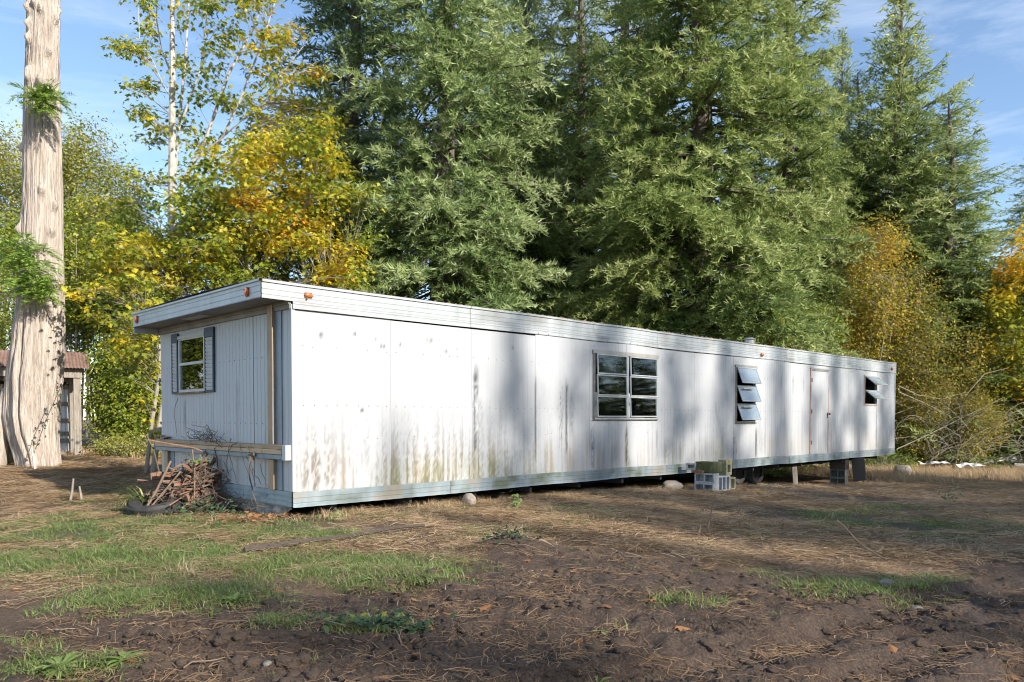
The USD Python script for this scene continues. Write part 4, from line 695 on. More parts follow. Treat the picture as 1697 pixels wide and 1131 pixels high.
def conifer(name, label, loc, H, R, zb, seed, needles, nprim=150, lat_step=.24, tw_step=.11, droop=.35, power=.8, tw=(.18, .32), width=.06, group=None, bark='bark_dark', rz=0.0, gap=.0, lift=0.0, tone_shift=0.0, clump=.75, spow=1.12):
    r = np.random.default_rng(seed)
    root = thing(name, label, 'tree', loc, rz, group)
    zz = np.linspace(-.3, H * .975, 16); cx = .12 * np.sin(zz * .35 + seed); tr = .028 * H * (1 - zz / H) ** .9 * .5 + .02
    part('trunk', tube(np.c_[cx, cx * .4, zz], tr, 10), M[bark], root)
    i = np.arange(nprim); s = ((i + .5) / nprim) ** spow; z = zb + (H - zb) * s * .985
    l = R * ((1 - s) ** power * (.80 + .20 * np.minimum(1, (s + .02) / .10)) + .03) * r.uniform(.62, 1.12, nprim)
    l = np.where(r.random(nprim) < gap, l * r.uniform(.3, .7, nprim), l)
    z = z + r.normal(0, .25, nprim); az = i * 2.39996 + r.normal(0, .6, nprim); l *= .80 + .40 * meshkit.fbm(np.stack([np.cos(az) * 1.3, np.sin(az) * 1.3, z * .45], -1), 2, seed)
    el = np.radians(-14 + 52 * s ** 1.3 + r.normal(0, 6, nprim) + lift)
    droop0 = droop; droop = droop * r.uniform(.55, 1.5, nprim)[:, None]; ptone = r.normal(0, .10, nprim); bare = (r.random(nprim) < .07) & (s < .5)
    k = np.linspace(0, 1, 8); rad = l[:, None] * k * np.cos(el)[:, None]
    hz = l[:, None] * (np.sin(el)[:, None] * k - droop * (1 - s[:, None] * .8) * k ** 1.8 * .6 + .22 * droop * np.maximum(k - .65, 0) * 2.5)
    h = np.c_[np.cos(az), np.sin(az), 0 * az]; sd = np.c_[-np.sin(az), np.cos(az), 0 * az]; sway = (r.normal(0, .06, nprim) * l)[:, None] * k ** 2
    P = rad[:, :, None] * h[:, None] + sway[:, :, None] * sd[:, None]; P[:, :, 2] += z[:, None] + hz
    part('limbs', tubes(P, (.012 + .011 * l)[:, None] * (1 - k) + .005, 4), M[bark], root)
    # side shoots, alternating left and right
    m = np.where(bare, 0, np.maximum(3, (l / lat_step).astype(int)) * 2); pi_ = np.repeat(i, m); n = len(pi_); kk = r.uniform(.04, 1.0, n) ** .8; q = along(P, pi_, kk); side = r.choice([-1, 1], n)
    ll = (.18 + .52 * l[pi_] * np.clip((1 - kk) * 1.5, .0, 1) * np.minimum(1, .25 + kk * 2)) * r.uniform(.55, 1.15, n); ll = np.minimum(ll, 1.7)
    d = unit(h[pi_] * r.uniform(.45, .95, n)[:, None] + sd[pi_] * (side * r.uniform(.5, 1.0, n))[:, None] + np.c_[0 * kk, 0 * kk, r.uniform(-.85, .34, n)])
    # twigs with needles along the side shoots
    m = np.maximum(3, ll / tw_step * 2.2 * np.clip(1.2 - .9 * s[pi_], .45, 1)).astype(int); li = np.repeat(np.arange(n), m); N_ = len(li); u_ = r.random(N_)
    b = q[li] + d[li] * (ll[li] * u_)[:, None]; b[:, 2] -= droop0 * .35 * ll[li] * u_ ** 2
    o = unit(np.c_[d[li][:, 1], -d[li][:, 0], 0 * u_]); sg = r.choice([-1, 1, 0], N_)
    vv = unit(d[li] * .75 + o * (sg * r.uniform(.3, .9, N_))[:, None] + r.normal(0, .45, (N_, 3)) + np.c_[0 * u_, 0 * u_, .12 + .35 * (sg == 0)])
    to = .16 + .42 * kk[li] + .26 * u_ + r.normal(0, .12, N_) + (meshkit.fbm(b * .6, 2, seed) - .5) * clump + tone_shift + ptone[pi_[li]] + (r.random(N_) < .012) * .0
    v, f, t = blades(b, vv, unit(r.normal(0, 1, (N_, 3)) + h[pi_[li]] * .5 + [0, 0, .35]), r.uniform(*tw, N_), width * r.uniform(.75, 1.25, N_), np.clip(to, 0, 1), True)
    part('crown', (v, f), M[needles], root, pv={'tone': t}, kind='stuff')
    return root
def broadleaf(name, label, loc, stems, clusters, leaf, per, spread, size, shape, seed, bark='bark_maple', cat='tree', group=None, yellow=(), base_tone=.35, jitter=.12, branch=.02, hang=.5, lit_up=1.0):
    "stems: polylines with radii; clusters: centres (world offsets from loc) where sprays of leaves grow"
    r = np.random.default_rng(seed); root = thing(name, label, cat, loc, 0.0, group); C = np.asarray(clusters, float)
    for k, (pts, rad) in enumerate(stems): part('trunk' if k == 0 else 'limb', tube(pts, rad, 8), M[bark], root)
    S = np.vstack([np.array([np.interp(np.linspace(0, 1, 24), np.linspace(0, 1, len(p)), np.asarray(p, float)[:, j]) for j in range(3)]).T for p, _ in stems])
    dd = np.linalg.norm((S[None] - C[:, None]) * [1, 1, .8], axis=2) + 1.6 * np.maximum(S[None, :, 2] - C[:, None, 2] + .35, 0); q = S[np.argmin(dd, 1)]; l = np.linalg.norm(C - q, axis=1)[:, None]
    m = (q + C) / 2 + r.normal(0, .08, C.shape) * l; m[:, 2:] += .10 * l; k = np.linspace(0, 1, 6)[None, :, None]
    main = tubes(q[:, None] * (1 - k) ** 2 + 2 * m[:, None] * k * (1 - k) + C[:, None] * k ** 2, branch * (.4 + .25 * l) * (1 - k[..., 0]) + branch * .25 * k[..., 0], 4)
    C2, m2 = np.repeat(C, 2, 0), np.repeat(m, 2, 0); e = C2 + r.normal(0, 1, C2.shape) * np.asarray(spread) * .8
    side_ = tubes(np.stack([C2 * .6 + m2 * .4, (C2 + e) / 2 + r.normal(0, .05, C2.shape), e], 1), np.broadcast_to(branch * np.array([.3, .2, .12]), (len(C2), 3)), 3)
    part('branches', cat_([main, side_]), M[bark], root)
    cnt = r.poisson(per, len(C)); c = np.repeat(C, cnt, 0); ct = np.repeat(r.normal(0, jitter, len(C)), cnt)
    sp = np.asarray(spread) * np.repeat(r.uniform(.7, 1.3, len(C)), cnt)[:, None]; off = r.normal(0, 1, (len(c), 3)); p = c + off * sp
    out = unit(off * [1, 1, .3] + r.normal(0, .4, (len(c), 3))); n = unit(out * .55 + np.array([0, 0, .9 * lit_up]) + r.normal(0, .45, (len(c), 3))); up = unit(out * .8 - np.array([0, 0, hang]) + r.normal(0, .3, (len(c), 3)))
    tone = base_tone + ct + r.normal(0, .07, len(c)) + (meshkit.fbm(p * .6, 3, seed) - .5) * .35
    for (yx, yy, yz, yr, ya) in yellow: tone += ya * np.exp(-((np.linalg.norm(p - [yx, yy, yz], axis=1)) / yr) ** 2)
    v, f, t = leaves(p, n, up, size * r.uniform(.65, 1.25, len(c)), np.clip(tone, 0, 1), shape)
    part('crown', (v, f), M[leaf], root, pv={'tone': t}, kind='stuff'); return root
def ell(r, n, c, rad, hollow=.45, gaps=.0, seed=0):
    "n points in an ellipsoid, more of them near its skin"
    d = unit(r.normal(0, 1, (n * 6, 3))); p = np.array(c) + d * (r.uniform(hollow, 1, n * 6) ** .6)[:, None] * np.array(rad)
    return p[meshkit.fbm(p * .8, 2, seed) >= gaps][:n]
def px3(px, py, d): return np.array([(px - 848.5) / 1286.37 * d, d, CZ - (py - 692.6) / 1286.37 * d])   # a measured direction and distance

# the conifers behind the trailer
def at_ground(x, y): return (x, y, float(base_h(np.array([x]), np.array([y]))[0]))
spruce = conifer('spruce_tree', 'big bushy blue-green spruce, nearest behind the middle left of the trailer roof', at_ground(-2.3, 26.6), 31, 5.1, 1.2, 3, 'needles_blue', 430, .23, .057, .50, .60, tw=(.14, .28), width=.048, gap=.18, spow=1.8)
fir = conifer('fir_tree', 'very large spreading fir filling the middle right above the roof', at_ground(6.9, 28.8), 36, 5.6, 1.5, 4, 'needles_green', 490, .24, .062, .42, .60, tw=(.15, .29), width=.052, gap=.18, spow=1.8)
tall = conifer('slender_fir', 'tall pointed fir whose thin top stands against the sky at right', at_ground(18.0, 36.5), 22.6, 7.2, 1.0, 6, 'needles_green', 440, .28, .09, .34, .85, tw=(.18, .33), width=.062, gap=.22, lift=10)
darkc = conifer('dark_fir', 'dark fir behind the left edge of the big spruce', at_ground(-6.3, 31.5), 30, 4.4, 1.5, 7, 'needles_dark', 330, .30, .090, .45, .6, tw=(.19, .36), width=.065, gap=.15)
copy_of(fir, 'fir filling the gap between the big spruce and the large spreading fir', at_ground(3.2, 36.5), 80, (.72, .72, .85))
copy_of(darkc, 'dark fir close behind the left side of the large spreading fir', at_ground(5.6, 38.5), 200, 1.1)
copy_of(fir, 'olive fir on the right flank of the large spreading fir', at_ground(11.6, 33.0), 140, (.74, .74, .8))
copy_of(tall, 'short narrow fir spire just left of the tall pointed fir', at_ground(16.6, 39.5), 75, (.55, .55, .95))
copy_of(fir, 'olive fir filling between the large spreading fir and the tall pointed fir', at_ground(14.3, 37.0), 250, (.62, .62, .52))
copy_of(spruce, 'lower light green fir in front of the right flank of the tall pointed fir', at_ground(18.9, 33.8), 110, (.95, .95, .52))
copy_of(fir, 'dark conifer cut by the right edge of the picture', at_ground(31.2, 45.5), 20, (.85, .85, .57))
copy_of(fir, 'fir close on the left of the tall pointed fir, half hidden by it', at_ground(17.0, 38.6), 300, (.60, .60, .54))
copy_of(spruce, 'blue-green spruce low between the tall pointed fir and the right edge', at_ground(23.0, 40.0), 170, (.8, .8, .40))
copy_of(tall, 'fir standing behind the big spruce on its right side', at_ground(.6, 35.0), 33, (.8, .8, 1.05))
for i, (bx, by, a, s) in enumerate([(-1, 47, 10, 1.0), (9, 50, 70, 1.0), (14, 47, 130, .8), (24, 50, 190, .75), (38, 52, 200, .8), (-10, 46, 250, .8), (20, 58, 300, .7), (30, 58, 20, .7), (3, 60, 50, 1.0), (-18, 62, 80, .55), (-30, 60, 120, .5), (46, 48, 160, .8)]):
    copy_of(darkc, 'dark conifer in the forest far behind the trees over the trailer', at_ground(bx, by), a, s, 'dark conifers in the forest far behind')
# tall conifers beyond the right edge of the picture: they throw the shade on the mud and the mottled light on the trailer
hs, ps = np.array([math.sin(SUN_AZ), math.cos(SUN_AZ)]), np.array([-math.cos(SUN_AZ), math.sin(SUN_AZ)])
SHADE = [(-11, 46, 34), (-7.5, 44, 33), (-4.5, 47, 34), (-2.0, 44, 31.5), (.6, 46, 29.5), (3.0, 44, 26), (5.6, 45, 24), (8.0, 46, 23.5), (-14, 48, 34), (9.6, 46, 26)]
q = ps * 6.9 + hs * 46; copy_of(tall, 'slim fir beyond the right edge of the picture', at_ground(q[0], q[1]), 5, (.32, .32, 29.0 / 22.6))
rs_ = np.random.default_rng(77)
for i in range(13):
    v_ = 9.1 + 1.5 * i + rs_.normal(0, .28); s_ = 40 + rs_.uniform(-2, 3); h_ = (40.5 + rs_.uniform(-1, 1)) * .51 * 1.0 + 5.2 + rs_.uniform(.8, 5.4) + (s_ - 40) * .51; q = ps * v_ + hs * s_
    copy_of(darkc, 'broad fir beyond the right edge of the picture', at_ground(q[0], q[1]), 50 * i, (.62, .62, (h_ + 1.0) / 30), 'broad firs beyond the right edge of the picture') if i % 2 else copy_of(tall, 'broad fir beyond the right edge of the picture', at_ground(q[0], q[1]), 50 * i, (.68, .68, h_ / 22.6), 'broad firs beyond the right edge of the picture')
for i, (v_, s_, h_) in enumerate(SHADE):
    q = ps * v_ + hs * s_; k = h_ / 30.0
    copy_of(darkc, 'tall fir in the row beyond the right edge of the picture', at_ground(q[0], q[1]), 37 * i, (k * .9, k * .9, k), 'firs beyond the right edge of the picture')

for i, (bx, by, a, k) in enumerate(((32, 12.0, 10, .27), (33, 15.5, 60, .30), (34, 18.5, 100, .28), (36, 22, 140, .32))): copy_of(fir, 'dark fir beyond the right edge, mirrored in the long wall windows', at_ground(bx, by), a, (.5, .5, k), 'dark firs beyond the right edge')
# ---------------------------------------------------------------- the cedar trunk
prof = np.array([(770, 34, 95), (745, 28, 93), (720, 20, 92), (690, 16, 93), (660, 18, 96), (620, 20, 101), (580, 26, 105), (540, 31, 106), (505, 36, 106), (450, 41, 106), (390, 44, 106), (320, 48, 107), (250, 51, 106), (195, 52, 105), (120, 56, 106), (60, 59, 107), (0, 60, 108), (-120, 64, 107), (-260, 66, 104)], float)
DC = 17.0
zt = CZ - (prof[:, 0] - 692.6) / 1286.37 * DC; xc = ((prof[:, 1] + prof[:, 2]) / 2 - 848.5) / 1286.37 * DC; rc = (prof[:, 2] - prof[:, 1]) / 2 / 1286.37 * DC
zs = np.linspace(zt[0] - .25, zt[-1], 230); th = np.linspace(0, 2 * np.pi, 168, endpoint=False)
XC = np.interp(zs, zt, xc); RC = np.interp(zs, zt, rc); T_, Z_ = np.meshgrid(th, zs)
low = 1 - smooth01(Z_, 1.2, 3.6)
fl = .13 * low * np.cos(T_ * 5 + 1.2 + .25 * Z_) - .20 * np.exp(-((np.angle(np.exp(1j * (T_ + 1.72 + .10 * (Z_ - 2.5))))) / .11) ** 2) * smooth01(4.8 - Z_, 0, 1.2)
grain = meshkit.fbm(np.stack([np.cos(T_) * 6, np.sin(T_) * 6, Z_ * .55], -1), 4, 40) - .5; grain2 = meshkit.fbm(np.stack([np.cos(T_) * 17, np.sin(T_) * 17, Z_ * 1.1], -1), 3, 41) - .5
strip = 1 - np.abs(2 * meshkit.fbm(np.stack([np.cos(T_) * 11 + .2 * Z_, np.sin(T_) * 11, Z_ * .38], -1), 3, 43) - 1); kn = np.zeros_like(T_); rk = np.random.default_rng(9)
for i in range(34):
    t0, z0 = rk.uniform(3.4, 6.2), rk.uniform(3.6, 12); kn += .12 * np.exp(-(np.angle(np.exp(1j * (T_ - t0))) / .16) ** 2 - ((Z_ - z0) / .09) ** 2)
R_ = RC[:, None] * (1 + fl + .08 * grain + .10 * grain2 - .05 * smooth01(strip, .80, .98) + .05 * (meshkit.fbm(np.stack([np.cos(T_) * 34, np.sin(T_) * 34, Z_ * 1.6], -1), 2, 45) - .5)) + kn * (1 - low)
rootflare = .45 * np.exp(-(Z_ - zs[0]) / .35) * (.5 + .5 * np.cos(T_ * 7 + 2)); R_ = R_ * (1 + .35 * rootflare)
cx0, cz0 = float(XC[0]), gz(xc[0], DC)
cv = np.stack([XC[:, None] + R_ * np.cos(T_) - cx0, R_ * np.sin(T_) * .95, Z_ - cz0], -1).reshape(-1, 3)
i, j = np.meshgrid(np.arange(229), np.arange(168), indexing='ij'); cq = np.stack([i * 168 + j, i * 168 + (j + 1) % 168, (i + 1) * 168 + (j + 1) % 168, (i + 1) * 168 + j], -1).reshape(-1, 4)
ced = thing('cedar_tree', 'huge bare pale cedar trunk with two green tufts, before the shed', 'tree', (cx0, DC, cz0))
part('trunk', (cv, cq), M['bark_cedar'], ced, smooth=True)
# spur root on the left, and a mossy foot
sp = px3(8, 668, DC) - [cx0, DC, cz0]; sp2 = px3(-8, 775, DC) - [cx0, DC, cz0]
part('buttress', tube([sp + [.35, .1, .75], sp + [.10, 0, .2], (sp + sp2) / 2, sp2 + [-.05, 0, -.15]], [.08, .15, .19, .24], 14), M['bark_cedar'], ced, smooth=True)
part('mossy_foot', mv((ico(1, 3)[0] * [.20, .2, .42], ico(1, 3)[1]), px3(12, 745, DC) - [cx0, DC - .25, cz0]), M['mossy'], ced, smooth=True)
def cedar_tuft(par, c, n, sx, sz, seed, l=(.25, .6)):
    r = np.random.default_rng(seed); P, D, N, Ln, Wd, To = [], [], [], [], [], []
    for i in range(n):
        d = unit(r.normal(0, 1, 3) * [1, .8, .55] + [0, -.55, .15]); ll = r.uniform(*l); b0 = np.array(c) + r.normal(0, 1, 3) * [sx * .35, .05, sz * .5]
        m = 16; u_ = np.linspace(.1, 1, m); b = b0 + d * (ll * u_)[:, None] - np.array([0, 0, 1.0]) * (.45 * ll * u_ ** 2)[:, None]; o = unit(np.cross(d, [0, 0, 1.0]))
        for sg in (-1, 1):
            P.append(b); D.append(unit(d * .8 + sg * o * .7 + r.normal(0, .18, (m, 3)) - [0, 0, .2])); N.append(unit(r.normal(0, .4, (m, 3)) + [0, -.4, .8])); Ln.append(.17 * (1.15 - u_) + .05); Wd.append(np.full(m, .021)); To.append(.42 + .5 * u_ + r.normal(0, .1, m))
    v, f, t = blades(*map(np.concatenate, (P, D, N, Ln, Wd)), np.clip(np.concatenate(To), 0, 1)); part('foliage_tuft', (v, f), M['cedar_green'], par, pv={'tone': t}, kind='stuff')
for px_c, py_c, n, sx, sz, sd, ll in ((88, 165, 60, .45, .25, 1, (.22, .48)), (56, 450, 70, .6, .5, 2, (.28, .6)), (40, 420, 30, .5, .3, 3, (.25, .55)), (75, 480, 35, .4, .3, 5, (.25, .5))):
    c = px3(px_c, py_c, DC - .62) - [cx0, DC, cz0]; cedar_tuft(ced, c, n, sx, sz, sd, ll)
# small vine creeping in the trunk's cleft
r = np.random.default_rng(33); lf = [px3(60 + 40 * s + r.normal(0, 4), 740 - 95 * s + r.normal(0, 5), DC - .86 + .1 * s) for s in np.linspace(0, 1, 22)]
iv = thing('creeping_vine', 'thin dark-leaved vine creeping up the cleft of the cedar trunk', 'vine', (cx0, DC, cz0)); off = np.array([cx0, DC, cz0])
part('stem', tube([px3(58, 745, DC - .9) - off, px3(75, 700, DC - .88) - off, px3(100, 645, DC - .75) - off], .008, 5), M['vine'], iv)
v, f, t = leaves(np.array(lf) - off, unit(r.normal(0, .4, (22, 3)) + [.2, -1, .3]), unit(r.normal(0, .6, (22, 3)) - [0, 0, .7]), r.uniform(.05, .085, 22), r.uniform(.0, .5, 22), 'oval'); part('leaves', (v, f), M['weed'], iv, pv={'tone': t})
x = thing('wood_stake', 'broken pale stake standing at the foot of the cedar trunk', 'stake', px3(56, 772, 16.2), rxyz=(0, -8, 0)); part('stake', tube([(0, 0, -.1), (.01, 0, .2), (0, 0, .36)], [.03, .028, .015], 6), M['bleached'], x)

# ---------------------------------------------------------------- maples on the left
r = np.random.default_rng(50)
o1 = np.array(at_ground(-11.8, 27.0)); D1 = 27.0
def rel(px, py, d, o): return px3(px, py, d) - o
st = [([(0, 0, -.2), rel(287, 560, D1, o1), rel(289, 400, D1, o1), rel(291, 250, D1, o1), rel(293, 120, D1, o1), rel(294, 0, D1, o1), rel(296, -130, D1, o1)], [.21, .18, .16, .13, .10, .07, .03])]
for pts, w in (([(292, 330), (300, 240), (315, 100), (322, 0), (326, -80)], .07), ([(300, 320), (345, 240), (385, 130), (430, 50), (455, -40)], .075), ([(298, 420), (345, 290), (400, 180), (440, 80), (470, -10)], .06), ([(291, 130), (275, 90), (268, 40), (272, -40)], .035), ([(292, 170), (278, 150), (262, 110), (240, 75)], .025), ([(310, 200), (340, 120), (352, 20), (356, -60)], .04), ([(330, 270), (400, 210), (470, 150), (530, 110)], .035), ([(400, 250), (440, 170), (500, 95), (520, 70)], .03)):
    dz = r.uniform(-1.2, 1.2); st.append(([rel(a, b, D1 + dz * k / (len(pts) - 1), o1) for k, (a, b) in enumerate(pts)], np.linspace(w, w * .3, len(pts))))
cl = []
for px, py, sx, sy, n in ((235, 95, 22, 12, 9), (215, 90, 12, 8, 4), (258, 50, 18, 20, 5), (245, 150, 20, 14, 8), (255, 205, 18, 14, 8), (240, 190, 12, 8, 4), (250, 12, 25, 14, 6), (262, 240, 16, 12, 4), (312, 110, 16, 12, 6), (330, 160, 22, 12, 6), (355, 130, 14, 14, 4), (340, 20, 26, 20, 8), (385, 50, 26, 18, 9), (420, 20, 30, 18, 8), (365, 90, 26, 14, 7), (450, 65, 18, 16, 6), (445, 100, 25, 16, 7), (470, 75, 16, 10, 5), (430, 130, 25, 16, 6), (490, 60, 12, 8, 4), (520, 125, 26, 14, 9), (480, 150, 24, 16, 7), (540, 130, 12, 10, 4), (395, 180, 30, 18, 9), (440, 185, 30, 18, 9), (310, 200, 22, 16, 5), (340, 230, 30, 18, 8), (400, 8, 40, 12, 6), (300, 40, 14, 20, 3), (470, 200, 24, 20, 7), (500, 190, 28, 24, 9), (530, 215, 20, 20, 6), (270, 300, 30, 16, 6), (215, 300, 30, 14, 6), (320, 290, 26, 20, 6), (240, 330, 40, 20, 8), (480, 230, 40, 24, 16), (440, 225, 36, 20, 10), (540, 190, 30, 20, 8), (500, 270, 40, 24, 12)):
    for _ in range(n): cl.append(rel(px + r.normal(0, sx * .6), py + r.normal(0, sy * .6), D1 + r.normal(0, .7), o1))
for _ in range(14): cl.append(rel(r.uniform(260, 470), r.uniform(-140, -20), D1 + r.normal(0, 1), o1))
yl = [(*rel(px, py, D1, o1), rr, a) for px, py, rr, a in ((440, 20, 1.2, .22), (470, 180, 1.4, .25), (420, 120, 1.0, .12), (500, 70, .6, .3), (530, 125, .7, .3), (450, 70, .5, .2), (540, 45, .4, .4))]
broadleaf('maple_tree', 'tall open maple with pale limbs and loose gold-green leaves against the sky', o1, st, cl, 'maple_leaf', 25, (.24, .24, .12), .145, 'maple', 51, yellow=yl, base_tone=.48, branch=.02)
# the yellow maple over the trailer's left end
o2 = np.array(at_ground(-8.2, 24.2)); D2 = 24.2
st = [([(0, 0, -.2), rel(410, 560, D2, o2), rel(415, 420, D2, o2), rel(430, 330, D2, o2), rel(440, 250, D2, o2)], [.13, .12, .10, .07, .03])]
for pts, w in (([(410, 520), (370, 440), (330, 400), (260, 380)], .06), ([(412, 480), (470, 400), (520, 330), (540, 290)], .05), ([(410, 540), (470, 480), (540, 450), (580, 430)], .05), ([(415, 430), (390, 350), (350, 300)], .04), ([(405, 560), (330, 500), (250, 450), (200, 440)], .05)):
    st.append(([rel(a, b, D2 + r.uniform(-.8, .8) * k / 3, o2) for k, (a, b) in enumerate(pts)], np.linspace(w, w * .35, len(pts))))
cl = []
for px, py, sx, sy, n in ((430, 270, 28, 24, 26), (400, 330, 50, 30, 44), (480, 340, 50, 40, 50), (440, 400, 70, 40, 66), (350, 400, 55, 36, 44), (300, 430, 50, 30, 34), (540, 330, 34, 34, 24), (545, 280, 20, 18, 9), (520, 410, 44, 34, 36), (560, 455, 36, 22, 26), (590, 465, 16, 10, 6), (240, 410, 45, 26, 26), (200, 440, 36, 22, 16), (330, 350, 30, 26, 16), (260, 470, 50, 20, 24), (380, 455, 60, 20, 34), (590, 400, 16, 26, 8), (610, 330, 18, 26, 8), (470, 250, 40, 20, 16), (520, 230, 24, 16, 8), (370, 280, 28, 22, 10), (545, 215, 14, 14, 4), (190, 400, 30, 18, 8)):
    for _ in range(n): cl.append(rel(px + r.normal(0, sx * .62), py + r.normal(0, sy * .62), D2 + r.normal(0, 1.1), o2))
yl = [(*rel(px, py, D2 - .6, o2), rr, a) for px, py, rr, a in ((440, 245, .85, .36), (425, 280, .7, .30), (425, 340, .8, .30), (405, 330, .55, .34), (490, 365, .8, .30), (440, 390, .6, .2), (555, 275, .7, .38), (565, 455, 1.0, .42), (520, 350, .6, .25), (240, 440, 1.4, .22), (370, 440, 1.0, .15), (535, 165, .8, .5), (600, 465, .5, .45), (200, 460, .8, .25), (470, 420, .6, .3))]
broadleaf('maple_tree', 'yellow and green autumn maple leaning over the trailer left end', o2, st, cl, 'maple_leaf', 42, (.28, .28, .15), .148, 'maple', 52, yellow=yl, base_tone=.465, branch=.014)
# thin leaning stems close to the left end of the trailer
o3 = np.array(at_ground(-7.55, 16.0)); D3 = 16.0
st = [([(-.02, 0, -.1), rel(252, 700, D3, o3), rel(266, 620, D3, o3), rel(266, 560, D3, o3), rel(255, 520, D3 + .3, o3)], [.045, .04, .035, .02, .008]), ([(.12, 0, -.1), rel(262, 720, D3, o3), rel(275, 640, D3 + .2, o3), rel(262, 570, D3 + .5, o3), rel(240, 520, D3 + .6, o3)], [.06, .055, .04, .02, .008])]
cl = []
for px, py, sx, sy, n in ((225, 590, 26, 12, 12), (250, 610, 16, 14, 8), (215, 620, 22, 10, 7), (255, 675, 8, 5, 2), (240, 660, 14, 6, 3), (258, 700, 9, 10, 4), (200, 575, 20, 14, 8), (250, 560, 14, 14, 9), (225, 545, 34, 16, 14), (180, 530, 30, 18, 12), (235, 510, 34, 18, 14), (170, 480, 32, 20, 12), (215, 470, 34, 20, 14), (262, 715, 6, 6, 2)):
    for _ in range(n): cl.append(rel(px + r.normal(0, sx * .6), py + r.normal(0, sy * .6), D3 + r.normal(.4, .5), o3))
yl = [(*rel(px, py, D3, o3), rr, a) for px, py, rr, a in ((258, 695, .25, .5), (235, 660, .2, .5), (215, 590, .5, .12), (180, 480, .5, .15), (250, 540, .3, .25))]
broadleaf('vine_maple', 'thin two-stemmed vine maple with yellow leaves at the trailer left corner', o3, st, cl, 'maple_leaf', 17, (.19, .19, .07), .115, 'maple', 53, yellow=yl, base_tone=.5, branch=.010, bark='twig')

# ---------------------------------------------------------------- shrubs and pale trees behind them
def bush(label, px, py, d, rx, ry, n, per, leaf, size, seed, base_tone=.4, name='leafy_shrub', cat='shrub', shape='oval', spread=.22, gaps=.38, depth=None, bark='twig', yellow=(), jitter=.14, nst=6, hollow=.4, lit=1.0):
    r = np.random.default_rng(seed); s = d / 1286.37; c = px3(px, py, d); o = np.array(at_ground(c[0], d)); rad = np.array([rx * s, depth or rx * s * .8, ry * s])
    cl = ell(r, n, c - o, rad, hollow, gaps, seed); cl = cl[cl[:, 2] > .12]; st = []
    for k in range(nst):
        e = (c - o) + rad * r.normal(0, .35, 3); e[2] = (c - o)[2] + rad[2] * r.uniform(.1, .75); b = np.array([r.normal(0, .25 * rad[0]), r.normal(0, .2 * rad[0]), -.1]); st.append(([b, b * .6 + e * .4 + r.normal(0, .1, 3), e], [.012 * max(1, rad[2]) + .01, .01 * max(1, rad[2]) + .006, .008]))
    yl = [(*(px3(a, b, d) - o), rr, am) for a, b, rr, am in yellow]
    return broadleaf(name, label, o, st, cl, leaf, per, spread, size, shape, seed, bark=bark, cat=cat, yellow=yl, base_tone=base_tone, jitter=jitter, branch=.012, hang=.35, lit_up=lit)
bush('dense rounded green shrub between the shed post and the trailer', 214, 650, 22.4, 62, 88, 420, 46, 'shrub_leaf', .105, 60, .58, gaps=.36)
bush('dark green shrub behind the rounded one, below the yellow maple', 268, 600, 23.4, 56, 110, 340, 40, 'shrub_leaf', .10, 61, .42, gaps=.40)
bush('low pale green brambles at the foot of the rounded shrub', 215, 738, 20.8, 60, 14, 110, 26, 'alder_leaf', .075, 62, .52, name='bramble', spread=.16, gaps=.35)
bush('tall yellow-green thicket behind the shed and the cedar trunk', 60, 490, 28.0, 140, 140, 620, 46, 'shrub_leaf', .125, 63, .66, gaps=.40, nst=9)
bush('yellow-green hazel rising between the cedar trunk and the maples', 170, 450, 28.0, 80, 120, 430, 44, 'shrub_leaf', .13, 64, .66, gaps=.42, yellow=((150, 330, 1.5, .2),))
for lab, px, py, d, rx, ry, n, sd in (('pale thin-leaved alder left of the cedar trunk, cut by the picture edge', 5, 350, 38.0, 90, 150, 420, 70), ('pale thin-leaved alder with wispy top just right of the cedar trunk', 140, 340, 39.0, 70, 130, 360, 71), ('pale wispy alder behind the tall open maple', 205, 400, 41.0, 60, 130, 300, 72)):
    bush(lab, px, py, d, rx, ry, n, 52, 'alder_leaf', .15, sd, .58, name='alder_tree', cat='tree', spread=.42, gaps=.36, nst=8, hollow=.2)
bush('tall green hedge-like shrub filling under the yellow maple behind the roof', 400, 520, 27.0, 170, 110, 520, 40, 'shrub_leaf', .13, 73, .42, gaps=.38, nst=8)
bush('green thicket beyond the left edge, mirrored in the end window', -330, 560, 19.0, 190, 150, 420, 40, 'shrub_leaf', .14, 74, .45, gaps=.36, nst=9)
bush('yellow maple beyond the left edge, mirrored in the end window', -700, 520, 17.0, 200, 190, 170, 40, 'maple_leaf', .18, 75, .5, shape='maple', gaps=.36, name='maple_tree', cat='tree')
# on the right
bush('orange-yellow willow behind the right end of the trailer roof', 1430, 520, 30.5, 88, 85, 280, 40, 'willow_leaf', .12, 80, .44, name='willow_shrub', gaps=.50, spread=.34, hollow=.2, jitter=.2)
bush('narrow orange crown sticking up above the yellow willow', 1448, 425, 31.5, 52, 66, 100, 32, 'willow_leaf', .12, 81, .62, name='willow_shrub', gaps=.46, spread=.34, hollow=.1, jitter=.2)
bush('yellow-green shrub right of the trailer far end', 1550, 590, 31.0, 100, 80, 300, 42, 'willow_leaf', .11, 82, .42, gaps=.48, name='willow_shrub', spread=.34, hollow=.2, jitter=.2)
bush('thin twiggy yellow shrub rising between the willow and the light green fir', 1500, 500, 32.0, 50, 70, 80, 28, 'willow_leaf', .11, 76, .42, gaps=.46, name='willow_shrub', spread=.34, hollow=.1, jitter=.2)
bush('small yellow maple sprouting just behind the roof vent', 1278, 550, 27.0, 26, 28, 46, 26, 'maple_leaf', .14, 83, .72, shape='maple', name='vine_maple')
bush('green shrub behind the roof between vent and yellow willow', 1340, 545, 29.0, 50, 40, 130, 36, 'shrub_leaf', .10, 84, .5)
